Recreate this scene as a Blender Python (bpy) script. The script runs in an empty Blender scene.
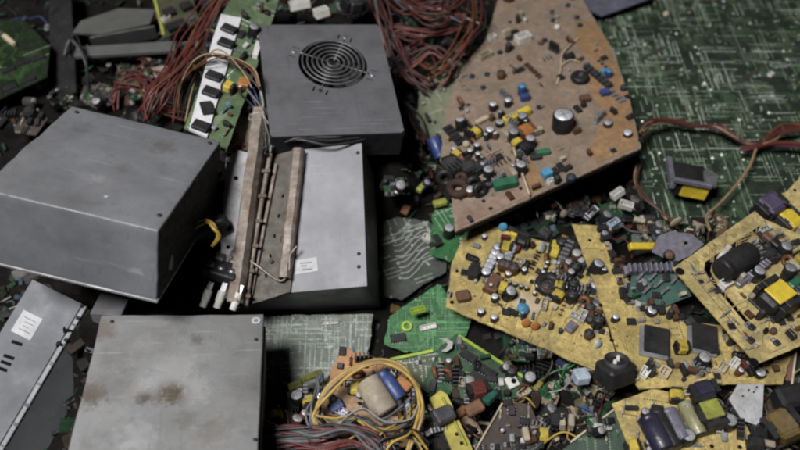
import bpy, bmesh, math, random
import numpy as np
from mathutils import Vector, Matrix, noise as mnoise
from mathutils.geometry import tessellate_polygon

sc = bpy.context.scene
COL = sc.collection
RNG = random.Random(11)
PI = math.pi

# ------------------------------------------------------------------ camera
CAMH, TILT = 0.78, math.radians(40)
CT, ST = math.cos(TILT), math.sin(TILT)
CAMP = Vector((0, 0, CAMH))
cd = bpy.data.cameras.new('camera')
cam = bpy.data.objects.new('camera', cd)
COL.objects.link(cam)
cam.location = CAMP
cam.rotation_euler = (TILT, 0, 0)
cd.lens = 36
cd.sensor_width = 36
cd.clip_start = 0.02
cd.clip_end = 200
cd.dof.use_dof = True
cd.dof.focus_distance = 0.77
cd.dof.aperture_fstop = 3.8
sc.camera = cam


def ray(px, py):
    a, b = (px - 400) / 800, -(py - 225) / 800
    return Vector((a, b * CT + ST, b * ST - CT))


def at(px, py, z):
    d = ray(px, py)
    return CAMP + d * ((z - CAMH) / d.z)


def mpp(P):                       # metres per photo pixel at a place
    d = Vector(P) - CAMP
    return (d.dot(Vector((0, ST, -CT)))) / 800


# ------------------------------------------------------------------ materials
MATS, PARM = {}, {}


def lin(c):
    return tuple(c) + (1.0,)


def M(name, c1, c2=None, rough=0.6, metal=0.0, scale=90, dust=0.3, bump=0.15, spec=0.35, dirt=0.6,
      rust=0.0, scratch=0.0, traces=0.0, blots=None, tcol=None):
    if name in MATS:
        return MATS[name]
    PARM[name] = (c1, c2, rough, metal)
    m = bpy.data.materials.new(name)
    m.use_nodes = True
    nt = m.node_tree
    N, L = nt.nodes, nt.links
    bs = N['Principled BSDF']
    c2 = c2 or tuple(x * 0.62 for x in c1)
    tc = N.new('ShaderNodeTexCoord')
    oi = N.new('ShaderNodeObjectInfo')
    off = N.new('ShaderNodeVectorMath'); off.operation = 'MULTIPLY_ADD'
    comb = N.new('ShaderNodeCombineXYZ')
    for i in range(3):
        L.new(oi.outputs['Random'], comb.inputs[i])
    L.new(comb.outputs[0], off.inputs[0]); off.inputs[1].default_value = (7.3, 3.1, 5.7)
    L.new(tc.outputs['Object'], off.inputs[2])
    V = off.outputs[0]

    def nz(sc_, det=4, ro=0.6, vec=V):
        n = N.new('ShaderNodeTexNoise')
        n.inputs['Scale'].default_value = sc_; n.inputs['Detail'].default_value = det
        n.inputs['Roughness'].default_value = ro
        L.new(vec, n.inputs['Vector'])
        return n.outputs['Fac']

    def ramp(src, a, b, lo=0.0, hi=1.0):
        r = N.new('ShaderNodeMapRange')
        r.inputs['From Min'].default_value = a; r.inputs['From Max'].default_value = b
        r.inputs['To Min'].default_value = lo; r.inputs['To Max'].default_value = hi
        L.new(src, r.inputs['Value'])
        return r.outputs['Result']

    def mix(fac, A, B, mode='MIX'):
        x = N.new('ShaderNodeMix'); x.data_type = 'RGBA'; x.blend_type = mode
        if isinstance(fac, float):
            x.inputs[0].default_value = fac
        else:
            L.new(fac, x.inputs[0])
        for s, i in ((A, 6), (B, 7)):
            if isinstance(s, tuple):
                x.inputs[i].default_value = lin(s)
            else:
                L.new(s, x.inputs[i])
        return x.outputs[2]

    col = mix(ramp(nz(scale), 0.32, 0.68), c1, c2)
    if traces > 0:
        vo = N.new('ShaderNodeTexVoronoi'); vo.distance = 'CHEBYCHEV'; vo.feature = 'F1'
        vo.inputs['Scale'].default_value = 260
        L.new(V, vo.inputs['Vector'])
        vo2 = N.new('ShaderNodeTexVoronoi'); vo2.distance = 'MANHATTAN'; vo2.feature = 'SMOOTH_F1'
        vo2.inputs['Scale'].default_value = 110
        L.new(V, vo2.inputs['Vector'])
        t = tcol or tuple(x * 0.45 for x in c1)
        col = mix(ramp(vo.outputs['Distance'], 0.44, 0.56, 0.0, traces), col, t)
        col = mix(ramp(vo2.outputs['Distance'], 0.62, 0.7, 0.0, traces * 0.8), col, t)
        col = mix(ramp(nz(420, 2), 0.6, 0.68, 0.0, traces), col, tuple(min(1, x * 1.35 + 0.03) for x in c1))
    if scratch > 0:
        mp = N.new('ShaderNodeMapping'); mp.inputs['Scale'].default_value = (14, 420, 60)
        mp.inputs['Rotation'].default_value = (0, 0, 0.5)
        L.new(V, mp.inputs['Vector'])
        s1 = ramp(nz(1.0, 3, 0.5, mp.outputs[0]), 0.66, 0.74, 0.0, scratch)
        col = mix(s1, col, tuple(min(0.7, x * 1.6 + 0.05) for x in c1))
        mp2 = N.new('ShaderNodeMapping'); mp2.inputs['Scale'].default_value = (300, 9, 60)
        mp2.inputs['Rotation'].default_value = (0, 0, -0.25)
        L.new(V, mp2.inputs['Vector'])
        s2 = ramp(nz(1.0, 3, 0.5, mp2.outputs[0]), 0.67, 0.75, 0.0, scratch * 0.8)
        col = mix(s2, col, tuple(x * 0.5 for x in c1))
        col = mix(ramp(nz(170, 7, 0.72), 0.55, 0.72, 0.0, scratch * .6), col, tuple(x * 0.5 for x in c1))
        col = mix(ramp(nz(60, 8, 0.75), 0.58, 0.7, 0.0, scratch * .35), col, tuple(min(.8, x * 1.45) for x in c1))
        col = mix(ramp(nz(900, 2), 0.66, 0.72, 0.0, scratch), col, tuple(x * 0.45 for x in c1))
    if rust > 0:
        col = mix(ramp(nz(38, 6, 0.7), 0.60 - 0.1 * rust, 0.76 - 0.1 * rust, 0.0, 0.85), col, (0.115, 0.062, 0.032))
    if blots:
        for (bx, by, rad, bc, st) in blots:
            sub = N.new('ShaderNodeVectorMath'); sub.operation = 'DISTANCE'
            sp = N.new('ShaderNodeVectorMath'); sp.operation = 'MULTIPLY'
            L.new(tc.outputs['Object'], sp.inputs[0]); sp.inputs[1].default_value = (1, 1, 0)
            L.new(sp.outputs[0], sub.inputs[0]); sub.inputs[1].default_value = (bx, by, 0)
            ad = N.new('ShaderNodeMath'); ad.operation = 'MULTIPLY_ADD'
            L.new(nz(130, 8, 0.78, tc.outputs['Object']), ad.inputs[0]); ad.inputs[1].default_value = -rad * 4.6
            L.new(sub.outputs['Value'], ad.inputs[2])
            f = ramp(ad.outputs[0], -rad * .95, -rad * 1.75, 0.0, st)
            col = mix(f, col, bc)
    # grime that darkens in patches
    if dirt > 0:
        col = mix(ramp(nz(scale * 0.22, 5, 0.65), 0.46, 0.72, 0.0, dirt), col, tuple(x * 0.25 for x in c1))
        col = mix(ramp(nz(scale * 1.3, 4, 0.7), 0.54, 0.7, 0.0, dirt * .7), col, tuple(x * 0.22 for x in c1))
    # dust settled on what faces up
    if dust > 0:
        ge = N.new('ShaderNodeNewGeometry')
        sx = N.new('ShaderNodeSeparateXYZ'); L.new(ge.outputs['Normal'], sx.inputs[0])
        up = ramp(sx.outputs['Z'], 0.2, 1.0, 0.0, dust)
        mu = N.new('ShaderNodeMath'); mu.operation = 'MULTIPLY'
        L.new(up, mu.inputs[0]); L.new(ramp(nz(55, 6, 0.7), 0.3, 0.7, 0.15, 1.0), mu.inputs[1])
        col = mix(mu.outputs[0], col, (0.17, 0.155, 0.135))
    L.new(col, bs.inputs['Base Color'])
    bs.inputs['Metallic'].default_value = metal
    L.new(ramp(nz(scale * 1.7), 0.3, 0.7, max(0.08, rough - 0.14), min(1, rough + 0.16)), bs.inputs['Roughness'])
    bs.inputs['Specular IOR Level'].default_value = spec
    if bump > 0:
        bp = N.new('ShaderNodeBump'); bp.inputs['Strength'].default_value = bump
        bp.inputs['Distance'].default_value = 0.0015
        L.new(nz(scale * 4, 5), bp.inputs['Height'])
        L.new(bp.outputs[0], bs.inputs['Normal'])
    MATS[name] = m
    return m


BLACK = M('black_plastic', (0.011, 0.011, 0.012), (0.02, 0.02, 0.021), 0.45, dust=0.06, spec=.25)
HOLE_SHADE = M('hole_shade_black', (0.005, 0.005, 0.005), (0.009, 0.009, 0.009), 0.9, dust=0.0, spec=.05)  # near black paints the shade inside holes, slots and the fan well
DGREY = M('dark_grey_plastic', (0.028, 0.028, 0.031), None, 0.55, dust=.12)
GREY = M('grey_plastic', (0.13, 0.13, 0.145), None, 0.6)
LAV = M('lavender_metal', (0.27, 0.26, 0.32), (0.17, 0.165, 0.21), 0.42, 0.45, dust=0.2)
WHITE = M('off_white_plastic', (0.62, 0.61, 0.57), (0.45, 0.44, 0.4), 0.5, dust=0.1, dirt=0.4)
CREAM = M('cream_plastic', (0.5, 0.42, 0.3), (0.36, 0.3, 0.2), 0.55, dust=0.15)
BEIGE = M('beige_wrap', (0.36, 0.31, 0.24), (0.26, 0.22, 0.16), 0.65, dust=0.15)
YEL = M('yellow_tape', (0.62, 0.47, 0.04), (0.45, 0.33, 0.03), 0.4, dust=0.1, dirt=0.35)
LIME = M('lime_edge', (0.34, 0.46, 0.05), (0.22, 0.33, 0.04), 0.5, dust=0.1, dirt=0.5)
YGREEN = M('yellow_green_tape', (0.33, 0.35, 0.07), None, 0.45, dust=0.1, dirt=0.3)
BLUE = M('blue_sleeve', (0.03, 0.06, 0.2), (0.02, 0.035, 0.11), 0.35, dust=0.15)
SKY = M('light_blue_ceramic', (0.07, 0.26, 0.42), (0.05, 0.18, 0.3), 0.4, dust=0.1, dirt=0.35)
PALEBLUE = M('pale_blue_plastic', (0.4, 0.47, 0.56), None, 0.5, dust=0.1, dirt=0.4)
GREEN = M('green_component', (0.02, 0.14, 0.07), (0.012, 0.08, 0.045), 0.4, dust=0.15)
TEAL = M('teal_component', (0.03, 0.22, 0.16), None, 0.45, dust=0.1)
RED = M('red_component', (0.28, 0.035, 0.02), (0.17, 0.025, 0.015), 0.5, dust=0.1)
ORANGE = M('orange_component', (0.4, 0.15, 0.035), None, 0.5, dust=0.15)
BROWN = M('brown_component', (0.12, 0.055, 0.028), None, 0.6, dust=0.15)
COPPER = M('copper_wire', (0.36, 0.15, 0.07), (0.2, 0.085, 0.04), 0.42, 0.6, dust=0.1)
SILVER = M('dull_silver', (0.5, 0.5, 0.52), (0.34, 0.34, 0.36), 0.35, 0.75, dust=0.15)
ALU = M('aluminium', (0.42, 0.42, 0.44), (0.28, 0.28, 0.3), 0.42, 0.6, dust=0.25)
CAPTOP = M('capacitor_top_metal', (0.66, 0.66, 0.69), (0.5, 0.5, 0.53), 0.45, 0.3, dust=0.05, dirt=0.3)
SOLDER = M('solder', (0.24, 0.29, 0.21), (0.12, 0.155, 0.11), 0.45, 0.2, dust=0.15, scale=60)
SOLDER_B = M('bright_solder', (0.5, 0.54, 0.49), (0.28, 0.34, 0.29), 0.3, 0.25, dust=0.1, scale=60)
TRACE = M('green_trace', (0.055, 0.1, 0.055), (0.03, 0.065, 0.033), 0.6, dust=0.15, scale=40, spec=.2)
TRACE_W = M('pale_trace', (0.2, 0.225, 0.2), None, 0.5, dust=0.3)
TRACE_D = M('dark_trace', (0.012, 0.028, 0.02), None, 0.5, dust=0.1)
TRACE_Y = M('yellow_board_trace', (0.4, 0.3, 0.1), None, 0.6, dust=0.1)
PCB_DK = M('dark_green_board', (0.009, 0.026, 0.012), (0.005, 0.014, 0.007), 0.6, dust=0.14, traces=0.6, scale=50, spec=.2)
PCB_GR = M('bright_green_board', (0.02, 0.15, 0.04), (0.012, 0.09, 0.025), 0.42, dust=0.18, traces=0.5)
PCB_GREY = M('grey_green_board', (0.10, 0.125, 0.105), (0.06, 0.08, 0.066), 0.5, dust=0.3, traces=0.4)
PCB_F = M('mother_board_green', (0.10, 0.17, 0.075), (0.06, 0.11, 0.05), 0.5, dust=0.25, traces=0.5)
PCB_BR = M('brown_phenolic_board', (0.285, 0.205, 0.145), (0.2, 0.14, 0.098), 0.65, dust=0.45, traces=0.3, dirt=0.65, bump=.04, scale=110)
PCB_OR = M('orange_phenolic', (0.33, 0.19, 0.085), (0.22, 0.125, 0.06), 0.6, dust=0.25, traces=0.3, dirt=0.6, bump=.04, scale=110)
PCB_YE = M('yellow_phenolic_board', (0.55, 0.425, 0.15), (0.37, 0.275, 0.085), 0.62, dust=0.22, traces=0.5, dirt=0.9, bump=.03, scale=150)
PCB_YC = M('cream_phenolic_board', (0.6, 0.48, 0.2), (0.49, 0.38, 0.145), 0.62, dust=0.2, traces=0.45, dirt=0.8, bump=.03, scale=150)
RUSTY = M('rusty_steel', (0.27, 0.235, 0.205), (0.13, 0.1, 0.08), 0.55, 0.2, dust=0.2, rust=1.0, scratch=0.7, scale=110, dirt=.8)
PANEL = M('spotted_white_panel', (0.4, 0.4, 0.41), (0.31, 0.31, 0.32), 0.5, 0.15, dust=0.15, rust=0.35, scratch=0.5, scale=60)
GROUND = M('dark_dirt', (0.008, 0.0075, 0.007), (0.014, 0.013, 0.012), 0.95, dust=0.0, bump=0.5, spec=0.03)
PAPER = M('paper_label', (0.46, 0.46, 0.48), (0.38, 0.38, 0.4), 0.7, dust=0.1, dirt=0.3)
INK = M('grey_ink', (0.2, 0.2, 0.22), None, 0.8, dust=0.0)


def steel(name, c, blots=None, scratch=0.55, rough=0.5, metal=0.3, dirt=0.35):
    return M(name, c, tuple(x * 0.78 for x in c), rough, metal, scale=22, dust=0.2, bump=0.05, scratch=scratch,
             dirt=dirt, blots=blots)


def grim_dim(m, k=0.4, sat=0.6):             # dirtier, duller copy, also darkened to paint the shade deep in the pile
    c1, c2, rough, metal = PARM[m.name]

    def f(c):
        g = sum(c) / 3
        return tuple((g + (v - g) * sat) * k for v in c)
    return M(f'grimy_dim_{int(k * 100)}_' + m.name, f(c1), f(c2) if c2 else None, min(.9, rough + .12), metal * .6, dust=.06, dirt=.85, scale=140, spec=.15)


# ------------------------------------------------------------------ mesh builder
class MB:
    def __init__(s):
        s.v, s.f, s.mi, s.sm = [], [], [], []

    def add(s, vs, fs, mi=0, smooth=False, mat=None):
        o = len(s.v)
        if mat is not None:
            vs = [mat @ Vector(p) for p in vs]
        s.v += [tuple(p) for p in vs]
        s.f += [tuple(i + o for i in f) for f in fs]
        s.mi += [mi] * len(fs); s.sm += [smooth] * len(fs)
        return s

    def box(s, c, d, ch=0.0, mi=0, mat=None):
        hx, hy, hz = d[0] / 2, d[1] / 2, d[2] / 2
        T = Matrix.Translation(c)
        if mat is not None:
            T = mat @ T
        if ch <= 0:
            vs = [(x, y, z) for x in (-hx, hx) for y in (-hy, hy) for z in (-hz, hz)]
            fs = [(0, 1, 3, 2), (4, 6, 7, 5), (0, 4, 5, 1), (2, 3, 7, 6), (0, 2, 6, 4), (1, 5, 7, 3)]
            return s.add(vs, fs, mi, False, T)
        ch = min(ch, hx * 0.6, hy * 0.6, hz * 0.6)
        vs, idx = [], {}
        for sx in (-1, 1):
            for sy in (-1, 1):
                for sz in (-1, 1):
                    for a in range(3):
                        p = [sx * hx, sy * hy, sz * hz]
                        for b in range(3):
                            if b != a:
                                p[b] -= (sx, sy, sz)[b] * ch
                        idx[(sx, sy, sz, a)] = len(vs); vs.append(p)
        fs = []
        S = (-1, 1)
        for a in range(3):
            b, c_ = (a + 1) % 3, (a + 2) % 3
            for q in S:
                loop = []
                for (u, w) in ((-1, -1), (1, -1), (1, 1), (-1, 1)):
                    k = [0, 0, 0]; k[a] = q; k[b] = u; k[c_] = w
                    loop.append(idx[(*k, a)])
                fs.append(tuple(loop if q > 0 else loop[::-1]))
            for u in S:
                for w in S:
                    k0 = [0, 0, 0]; k0[a] = -1; k0[b] = u; k0[c_] = w
                    k1 = list(k0); k1[a] = 1
                    q = (idx[(*k0, b)], idx[(*k1, b)], idx[(*k1, c_)], idx[(*k0, c_)])
                    fs.append(q if u * w < 0 else q[::-1])
        for sx in S:
            for sy in S:
                for sz in S:
                    t = tuple(idx[(sx, sy, sz, a)] for a in range(3))
                    fs.append(t if sx * sy * sz > 0 else t[::-1])
        return s.add(vs, fs, mi, False, T)

    def lathe(s, prof, n=16, mi=0, mat=None, smooth=True):
        vs, fs = [], []
        for r, z in prof:
            for k in range(n):
                a = 2 * PI * k / n
                vs.append((r * math.cos(a), r * math.sin(a), z))
        for i in range(len(prof) - 1):
            for k in range(n):
                k2 = (k + 1) % n
                fs.append((i * n + k, i * n + k2, (i + 1) * n + k2, (i + 1) * n + k))
        s.add(vs, fs, mi, smooth, mat)
        if prof[0][0] > 1e-6:
            s.add(vs[:n], [tuple(range(n))[::-1]], mi, False, mat)
        if prof[-1][0] > 1e-6:
            s.add(vs[-n:], [tuple(range(n))], mi, False, mat)
        return s

    def cyl(s, r, z0, z1, n=16, mi=0, mat=None):
        return s.lathe([(r, z0), (r, z1)], n, mi, mat)

    def tube(s, pts, r, n=6, mi=0, close=False):
        P = [Vector(p) for p in pts]
        m = len(P)
        vs, fs = [], []
        up = Vector((0.13, 0.21, 0.97))
        for i, p in enumerate(P):
            if close:
                t = (P[(i + 1) % m] - P[i - 1])
            else:
                t = P[min(i + 1, m - 1)] - P[max(i - 1, 0)]
            if t.length < 1e-9:
                t = Vector((1, 0, 0))
            t.normalize()
            a = up - t * up.dot(t)
            if a.length < 0.05:
                a = Vector((1, 0, 0)) - t * t.x
            a.normalize(); b = t.cross(a); up = a
            for k in range(n):
                w = 2 * PI * k / n
                vs.append(p + a * (r * math.cos(w)) + b * (r * math.sin(w)))
        for i in range(m if close else m - 1):
            j = (i + 1) % m
            for k in range(n):
                k2 = (k + 1) % n
                fs.append((i * n + k, i * n + k2, j * n + k2, j * n + k))
        if not close:
            fs.append(tuple(range(n))[::-1]); fs.append(tuple(range((m - 1) * n, m * n)))
        return s.add(vs, fs, mi, True)

    def prism(s, poly, z0, z1, holes=(), mi=0, mat=None, mi_side=None):
        loops = [[Vector((p[0], p[1], 0)) for p in L_] for L_ in [poly] + list(holes)]
        flat = [p for L_ in loops for p in L_]
        tris = tessellate_polygon(loops)
        n = len(flat)
        vs = [(p.x, p.y, z0) for p in flat] + [(p.x, p.y, z1) for p in flat]
        fs = []
        for a, b, c in tris:
            pa, pb, pc = flat[a], flat[b], flat[c]
            if (pb - pa).cross(pc - pa).z < 0:
                a, b, c = c, b, a
            fs.append((a + n, b + n, c + n)); fs.append((c, b, a))
        s.add(vs, fs, mi, False, mat)
        o, sf = 0, []
        for li, L_ in enumerate(loops):
            k = len(L_)
            area = sum(L_[i].x * L_[(i + 1) % k].y - L_[(i + 1) % k].x * L_[i].y for i in range(k))
            for i in range(k):
                j = (i + 1) % k
                q = (o + i, o + j, o + j + n, o + i + n)
                if (area < 0) != (li > 0):
                    q = q[::-1]
                sf.append(q)
            o += k
        s.add(vs, sf, mi if mi_side is None else mi_side, False, mat)
        return s

    def mesh(s, name, mats):
        me = bpy.data.meshes.new(name)
        me.from_pydata(s.v, [], s.f)
        for m in (mats if isinstance(mats, (list, tuple)) else [mats]):
            me.materials.append(m)
        me.polygons.foreach_set('material_index', s.mi)
        me.polygons.foreach_set('use_smooth', s.sm)
        me.update()
        return me


def link(name, me, parent=None, mtx=None):
    o = bpy.data.objects.new(name, me)
    COL.objects.link(o)
    if parent is not None:
        o.parent = parent
    if mtx is not None:
        o.matrix_local = mtx
    return o


def obj(name, mb, mats, parent=None, mtx=None):
    return link(name, mb.mesh(name, mats), parent, mtx)


def tag(o, label, cat, group=None):
    o['label'] = label; o['category'] = cat
    if group:
        o['group'] = group
    return o


def thing(name, label, cat, mtx=None, group=None):
    o = bpy.data.objects.new(name, None)
    o.empty_display_size = 0.01
    COL.objects.link(o)
    if mtx is not None:
        o.matrix_world = mtx
    return tag(o, label, cat, group)


def crom(P, n=8, close=False):
    P = [Vector(p) for p in P]
    out, m = [], len(P)
    rng = range(m) if close else range(m - 1)
    for i in rng:
        if close:
            a, b, c, d = P[i - 1], P[i], P[(i + 1) % m], P[(i + 2) % m]
        else:
            a, b, c, d = P[max(i - 1, 0)], P[i], P[i + 1], P[min(i + 2, m - 1)]
        for k in range(n):
            t = k / n
            out.append(0.5 * ((2 * b) + (c - a) * t + (2 * a - 5 * b + 4 * c - d) * t * t + (3 * b - a - 3 * c + d) * t ** 3))
    if not close:
        out.append(P[-1])
    return out


def Rz(a):
    return Matrix.Rotation(a, 4, 'Z')


def T(x, y, z=0.0):
    return Matrix.Translation((x, y, z))


def frame(O, U, Nn):
    U = U.normalized(); Nn = (Nn - U * Nn.dot(U)).normalized(); Vv = Nn.cross(U)
    m = Matrix((U, Vv, Nn)).transposed().to_4x4()
    m.translation = O
    return m


# ------------------------------------------------------------------ components
# each returns (name, mesh, [(sub name, mesh, matrix), ...], height); meshes are shared
CACHE = {}


def cached(key, fn):
    if key not in CACHE:
        CACHE[key] = fn()
    return CACHE[key]


def q(x):
    return round(x, 4)


def c_ecap(r, h, body=None, top=None):
    body = body or BLACK; top = top or CAPTOP
    r, h = q(r), q(h)

    def f():
        a = MB().lathe([(r * 0.9, 0), (r, h * 0.02 + r * 0.05), (r, h * 0.1), (r * 0.93, h * 0.14), (r, h * 0.18),
                        (r, h - r * 0.14), (r * 0.93, h)], 20)
        b = MB().lathe([(r * 0.86, h - r * 0.05), (r * 0.84, h + 0.0002), (r * 0.1, h + 0.00022)], 20)
        for k in range(2):
            b.box((0, 0, h + 0.00028), (r * 1.3, r * 0.07, 0.0001), 0, 1, Rz(k * PI / 2 + 0.4))
        return ('capacitor', a.mesh('capacitor', body), [('capacitor_top', b.mesh('capacitor_top', [top, GREY]), None)], h)
    return cached(('ec', r, h, body.name, top.name), f)


def c_disc(r, m):
    r = q(r)

    def f():
        a = MB().lathe([(0.0001, -r * .24), (r * .6, -r * .2), (r * .95, -r * .08), (r, 0), (r * .95, r * .08), (r * .6, r * .2), (0.0001, r * .24)],
                       16, 0, T(0, 0, r * 1.25) @ Matrix.Rotation(PI / 2 - 0.5, 4, 'X'))
        b = MB()
        for s in (-1, 1):
            b.tube([(s * r * .5, -0.2 * r, 0), (s * r * .5, -0.1 * r, r * 0.4), (s * r * .4, 0, r * 0.8)], 0.0003, 5)
        return ('disc_capacitor', a.mesh('disc_capacitor', m), [('leg', b.mesh('leg', SILVER), None)], r * 2)
    return cached(('dc', r, m.name), f)


def c_chip(l, w, h=0.0035, m=None):
    m = m or BLACK
    l, w, h = q(l), q(w), q(h)

    def f():
        a = MB().box((0, 0, h / 2 + 0.0008), (l, w, h), 0.0004)
        b = MB()
        n = max(3, int(l / 0.0026))
        for k in range(n):
            x = -l / 2 + (k + .5) * l / n
            for s in (-1, 1):
                b.box((x, s * (w / 2 + 0.0004), 0.0016), (0.0007, 0.0012, 0.0003))
                b.box((x, s * (w / 2 + 0.001), 0.0007), (0.0006, 0.0003, 0.0018))
        d = MB().lathe([(0.0009, h + 0.0008), (0.0008, h + 0.00095)], 8, 0, T(-l * .38, 0, 0))
        return ('chip', a.mesh('chip', m), [('pins', b.mesh('pins', SILVER), None), ('chip_mark', d.mesh('chip_mark', DGREY), None)], h)
    return cached(('ch', l, w, h, m.name), f)


def c_film(l, w, h, m):
    l, w, h = q(l), q(w), q(h)

    def f():
        a = MB().box((0, 0, h / 2 + 0.0006), (l, w, h), min(l, w, h) * 0.16)
        b = MB()
        for s in (-1, 1):
            b.tube([(s * l * .38, 0, 0.0012), (s * l * .38, 0, -0.002)], 0.0004, 5)
        return ('film_capacitor', a.mesh('film_capacitor', m), [('leg', b.mesh('leg', SILVER), None)], h)
    return cached(('fi', l, w, h, m.name), f)


def c_trafo(l, w, h, tape, core=None, cap=None):
    core = core or BLACK; cap = cap or tape
    l, w, h = q(l), q(w), q(h)

    def f():
        a = MB()
        t = l * 0.17
        for s in (-1, 1):
            a.box((s * (l / 2 - t / 2), 0, h * .5), (t, w * 0.84, h * 0.92), 0.0006)
        a.box((0, 0, h * .93), (l * 0.96, w * .3, h * .1), 0.0005)
        a.box((0, 0, h * .1), (l * .9, w, h * .14), 0.0006)
        b = MB().box((0, 0, h * .55), (l * .62, w * 1.02, h * .78), w * 0.1)
        c = MB().box((0, 0, h * (.955 if cap is tape else 1.0)), (l * .56, w * .72, h * .12), 0.0008)
        p = MB()
        for i in range(4):
            for s in (-1, 1):
                p.cyl(0.0005, -0.002, h * .1, 6, 0, T(-l * .36 + i * l * .24, s * w * .47))
        return ('transformer', a.mesh('transformer', core), [('winding_tape', b.mesh('winding_tape', tape), None),
                ('tape_cap', c.mesh('tape_cap', cap), None), ('pins', p.mesh('pins', SILVER), None)], h)
    return cached(('tr', l, w, h, tape.name, core.name, cap.name), f)


def c_toroid(R, r, m, upright=False):
    R, r = q(R), q(r)

    def f():
        a = MB()
        vs, fs = [], []
        n, k = 60, 8
        for i in range(n):
            A = 2 * PI * i / n
            rr = r * (1.0 + 0.13 * (i % 2))
            for j in range(k):
                B = 2 * PI * j / k
                vs.append(((R + rr * math.cos(B)) * math.cos(A), (R + rr * math.cos(B)) * math.sin(A), r * 1.1 + rr * math.sin(B)))
        for i in range(n):
            for j in range(k):
                fs.append((i * k + j, (i + 1) % n * k + j, (i + 1) % n * k + (j + 1) % k, i * k + (j + 1) % k))
        a.add(vs, fs, 0, True, (T(0, 0, R) @ Matrix.Rotation(1.2, 4, 'X')) if upright else None)
        b = MB()
        for s in (-1, 1):
            b.tube([(s * R * .3, -R, r), (s * R * .35, -R * 1.2, r * .5), (s * R * .3, -R * 1.3, 0)], 0.0005, 5)
        return ('coil', a.mesh('coil', m), [('coil_leads', b.mesh('coil_leads', COPPER), None)], r * 2)
    return cached(('to', R, r, m.name, upright), f)


def c_res(l, r, m):
    l, r = q(l), q(r)

    def f():
        X = T(0, 0, r * 1.3) @ Matrix.Rotation(PI / 2, 4, 'Y')
        a = MB().lathe([(r * .4, -l / 2), (r, -l * .42), (r, -l * .26), (r * .85, -l * .2), (r * .85, l * .2), (r, l * .26), (r, l * .42), (r * .4, l / 2)], 10, 0, X)
        for i, z in enumerate((-0.12, 0, 0.12)):
            a.lathe([(r * .9, l * (z - .025)), (r * .9, l * (z + .025))], 10, 1, X)
        b = MB()
        for s in (-1, 1):
            b.tube([(s * l * .48, 0, r * 1.3), (s * l * .7, 0, r * 1.25), (s * l * .76, 0, r * .6), (s * l * .76, 0, -0.001)], 0.0003, 5)
        return ('resistor', a.mesh('resistor', [m, BROWN]), [('leg', b.mesh('leg', SILVER), None)], r * 2.3)
    return cached(('re', l, r, m.name), f)


def c_conn(l, w, h, m, pins=True):
    l, w, h = q(l), q(w), q(h)

    def f():
        t = min(l, w) * 0.14
        a = MB()
        a.box((0, 0, h * .15), (l, w, h * .3), 0.0003)
        for s in (-1, 1):
            a.box((s * (l / 2 - t / 2), 0, h * .65), (t, w, h * .7), 0.0003)
            a.box((0, s * (w / 2 - t / 2), h * .649), (l - 2 * t, t, h * .695), 0.0002)
        b = MB()
        n = max(2, int(l / 0.004))
        for k in range(n):
            b.box((-l / 2 + t + (k + .5) * (l - 2 * t) / n, 0, h * .5), (0.0008, 0.0008, h * .7))
        return ('connector', a.mesh('connector', m), [('pins', b.mesh('pins', SILVER), None)], h)
    return cached(('co', l, w, h, m.name), f)


def c_sink(l, w, h, n, m):
    l, w, h = q(l), q(w), q(h)

    def f():
        a = MB().box((0, 0, h * .12), (l, w, h * .24), 0.0003)
        for k in range(n):
            a.box((-l / 2 + (k + .5) * l / n, 0, h * .61), (l / n * .34, w, h * .78), 0.0002)
        return ('heat_sink', a.mesh('heat_sink', m), [], h)
    return cached(('si', l, w, h, n, m.name), f)


def c_tran(s_, m=None):
    m = m or BLACK
    s_ = q(s_)

    def f():
        a = MB().box((0, 0, s_ * .25), (s_, s_ * .9, s_ * .42), s_ * .06)
        b = MB().prism([(-s_ * .5, s_ * .3), (s_ * .5, s_ * .3), (s_ * .5, s_ * .95), (s_ * .35, s_ * 1.08), (-s_ * .35, s_ * 1.08), (-s_ * .5, s_ * .95)],
                       0, s_ * .12, [[(s_ * .18 * math.cos(t), s_ * .75 + s_ * .18 * math.sin(t)) for t in [i * PI / 5 for i in range(10)]]])
        c = MB()
        for k in (-1, 0, 1):
            c.tube([(k * s_ * .27, -s_ * .4, s_ * .2), (k * s_ * .27, -s_ * .9, s_ * .18), (k * s_ * .3, -s_ * 1.3, 0)], s_ * .05, 5)
        return ('transistor', a.mesh('transistor', m), [('metal_tab', b.mesh('metal_tab', ALU), None), ('leg', c.mesh('leg', SILVER), None)], s_ * .5)
    return cached(('tn', s_, m.name), f)


def c_hole(r, m=None):
    m = m or HOLE_SHADE
    r = q(r)

    def f():
        a = MB().lathe([(r, 0.0002), (r * .92, 0.0005), (r * .62, 0.0006), (r * .5, 0.00025)], 18)
        b = MB().lathe([(r * .5, 0.0002), (r * .48, 0.00028)], 14)
        return ('screw_hole', a.mesh('screw_hole', m), [('hole_rim', b.mesh('hole_rim', HOLE_SHADE), None)], 0.001)
    return cached(('ho', r, m.name), f)


def place(comp, parent, mtx, name=None):
    nm, me, subs, h = comp
    o = link(name or nm, me, parent, mtx if parent is not None else None)
    if parent is None:
        o.matrix_world = mtx
    for sn, sm, sx in subs:
        link(sn, sm, o, sx)
    return o


# ------------------------------------------------------------------ circuit boards
def inside(p, poly):
    x, y = p[0], p[1]
    c = False
    j = len(poly) - 1
    for i in range(len(poly)):
        xi, yi, xj, yj = poly[i][0], poly[i][1], poly[j][0], poly[j][1]
        if (yi > y) != (yj > y) and x < (xj - xi) * (y - yi) / (yj - yi + 1e-12) + xi:
            c = not c
        j = i
    return c


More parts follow.
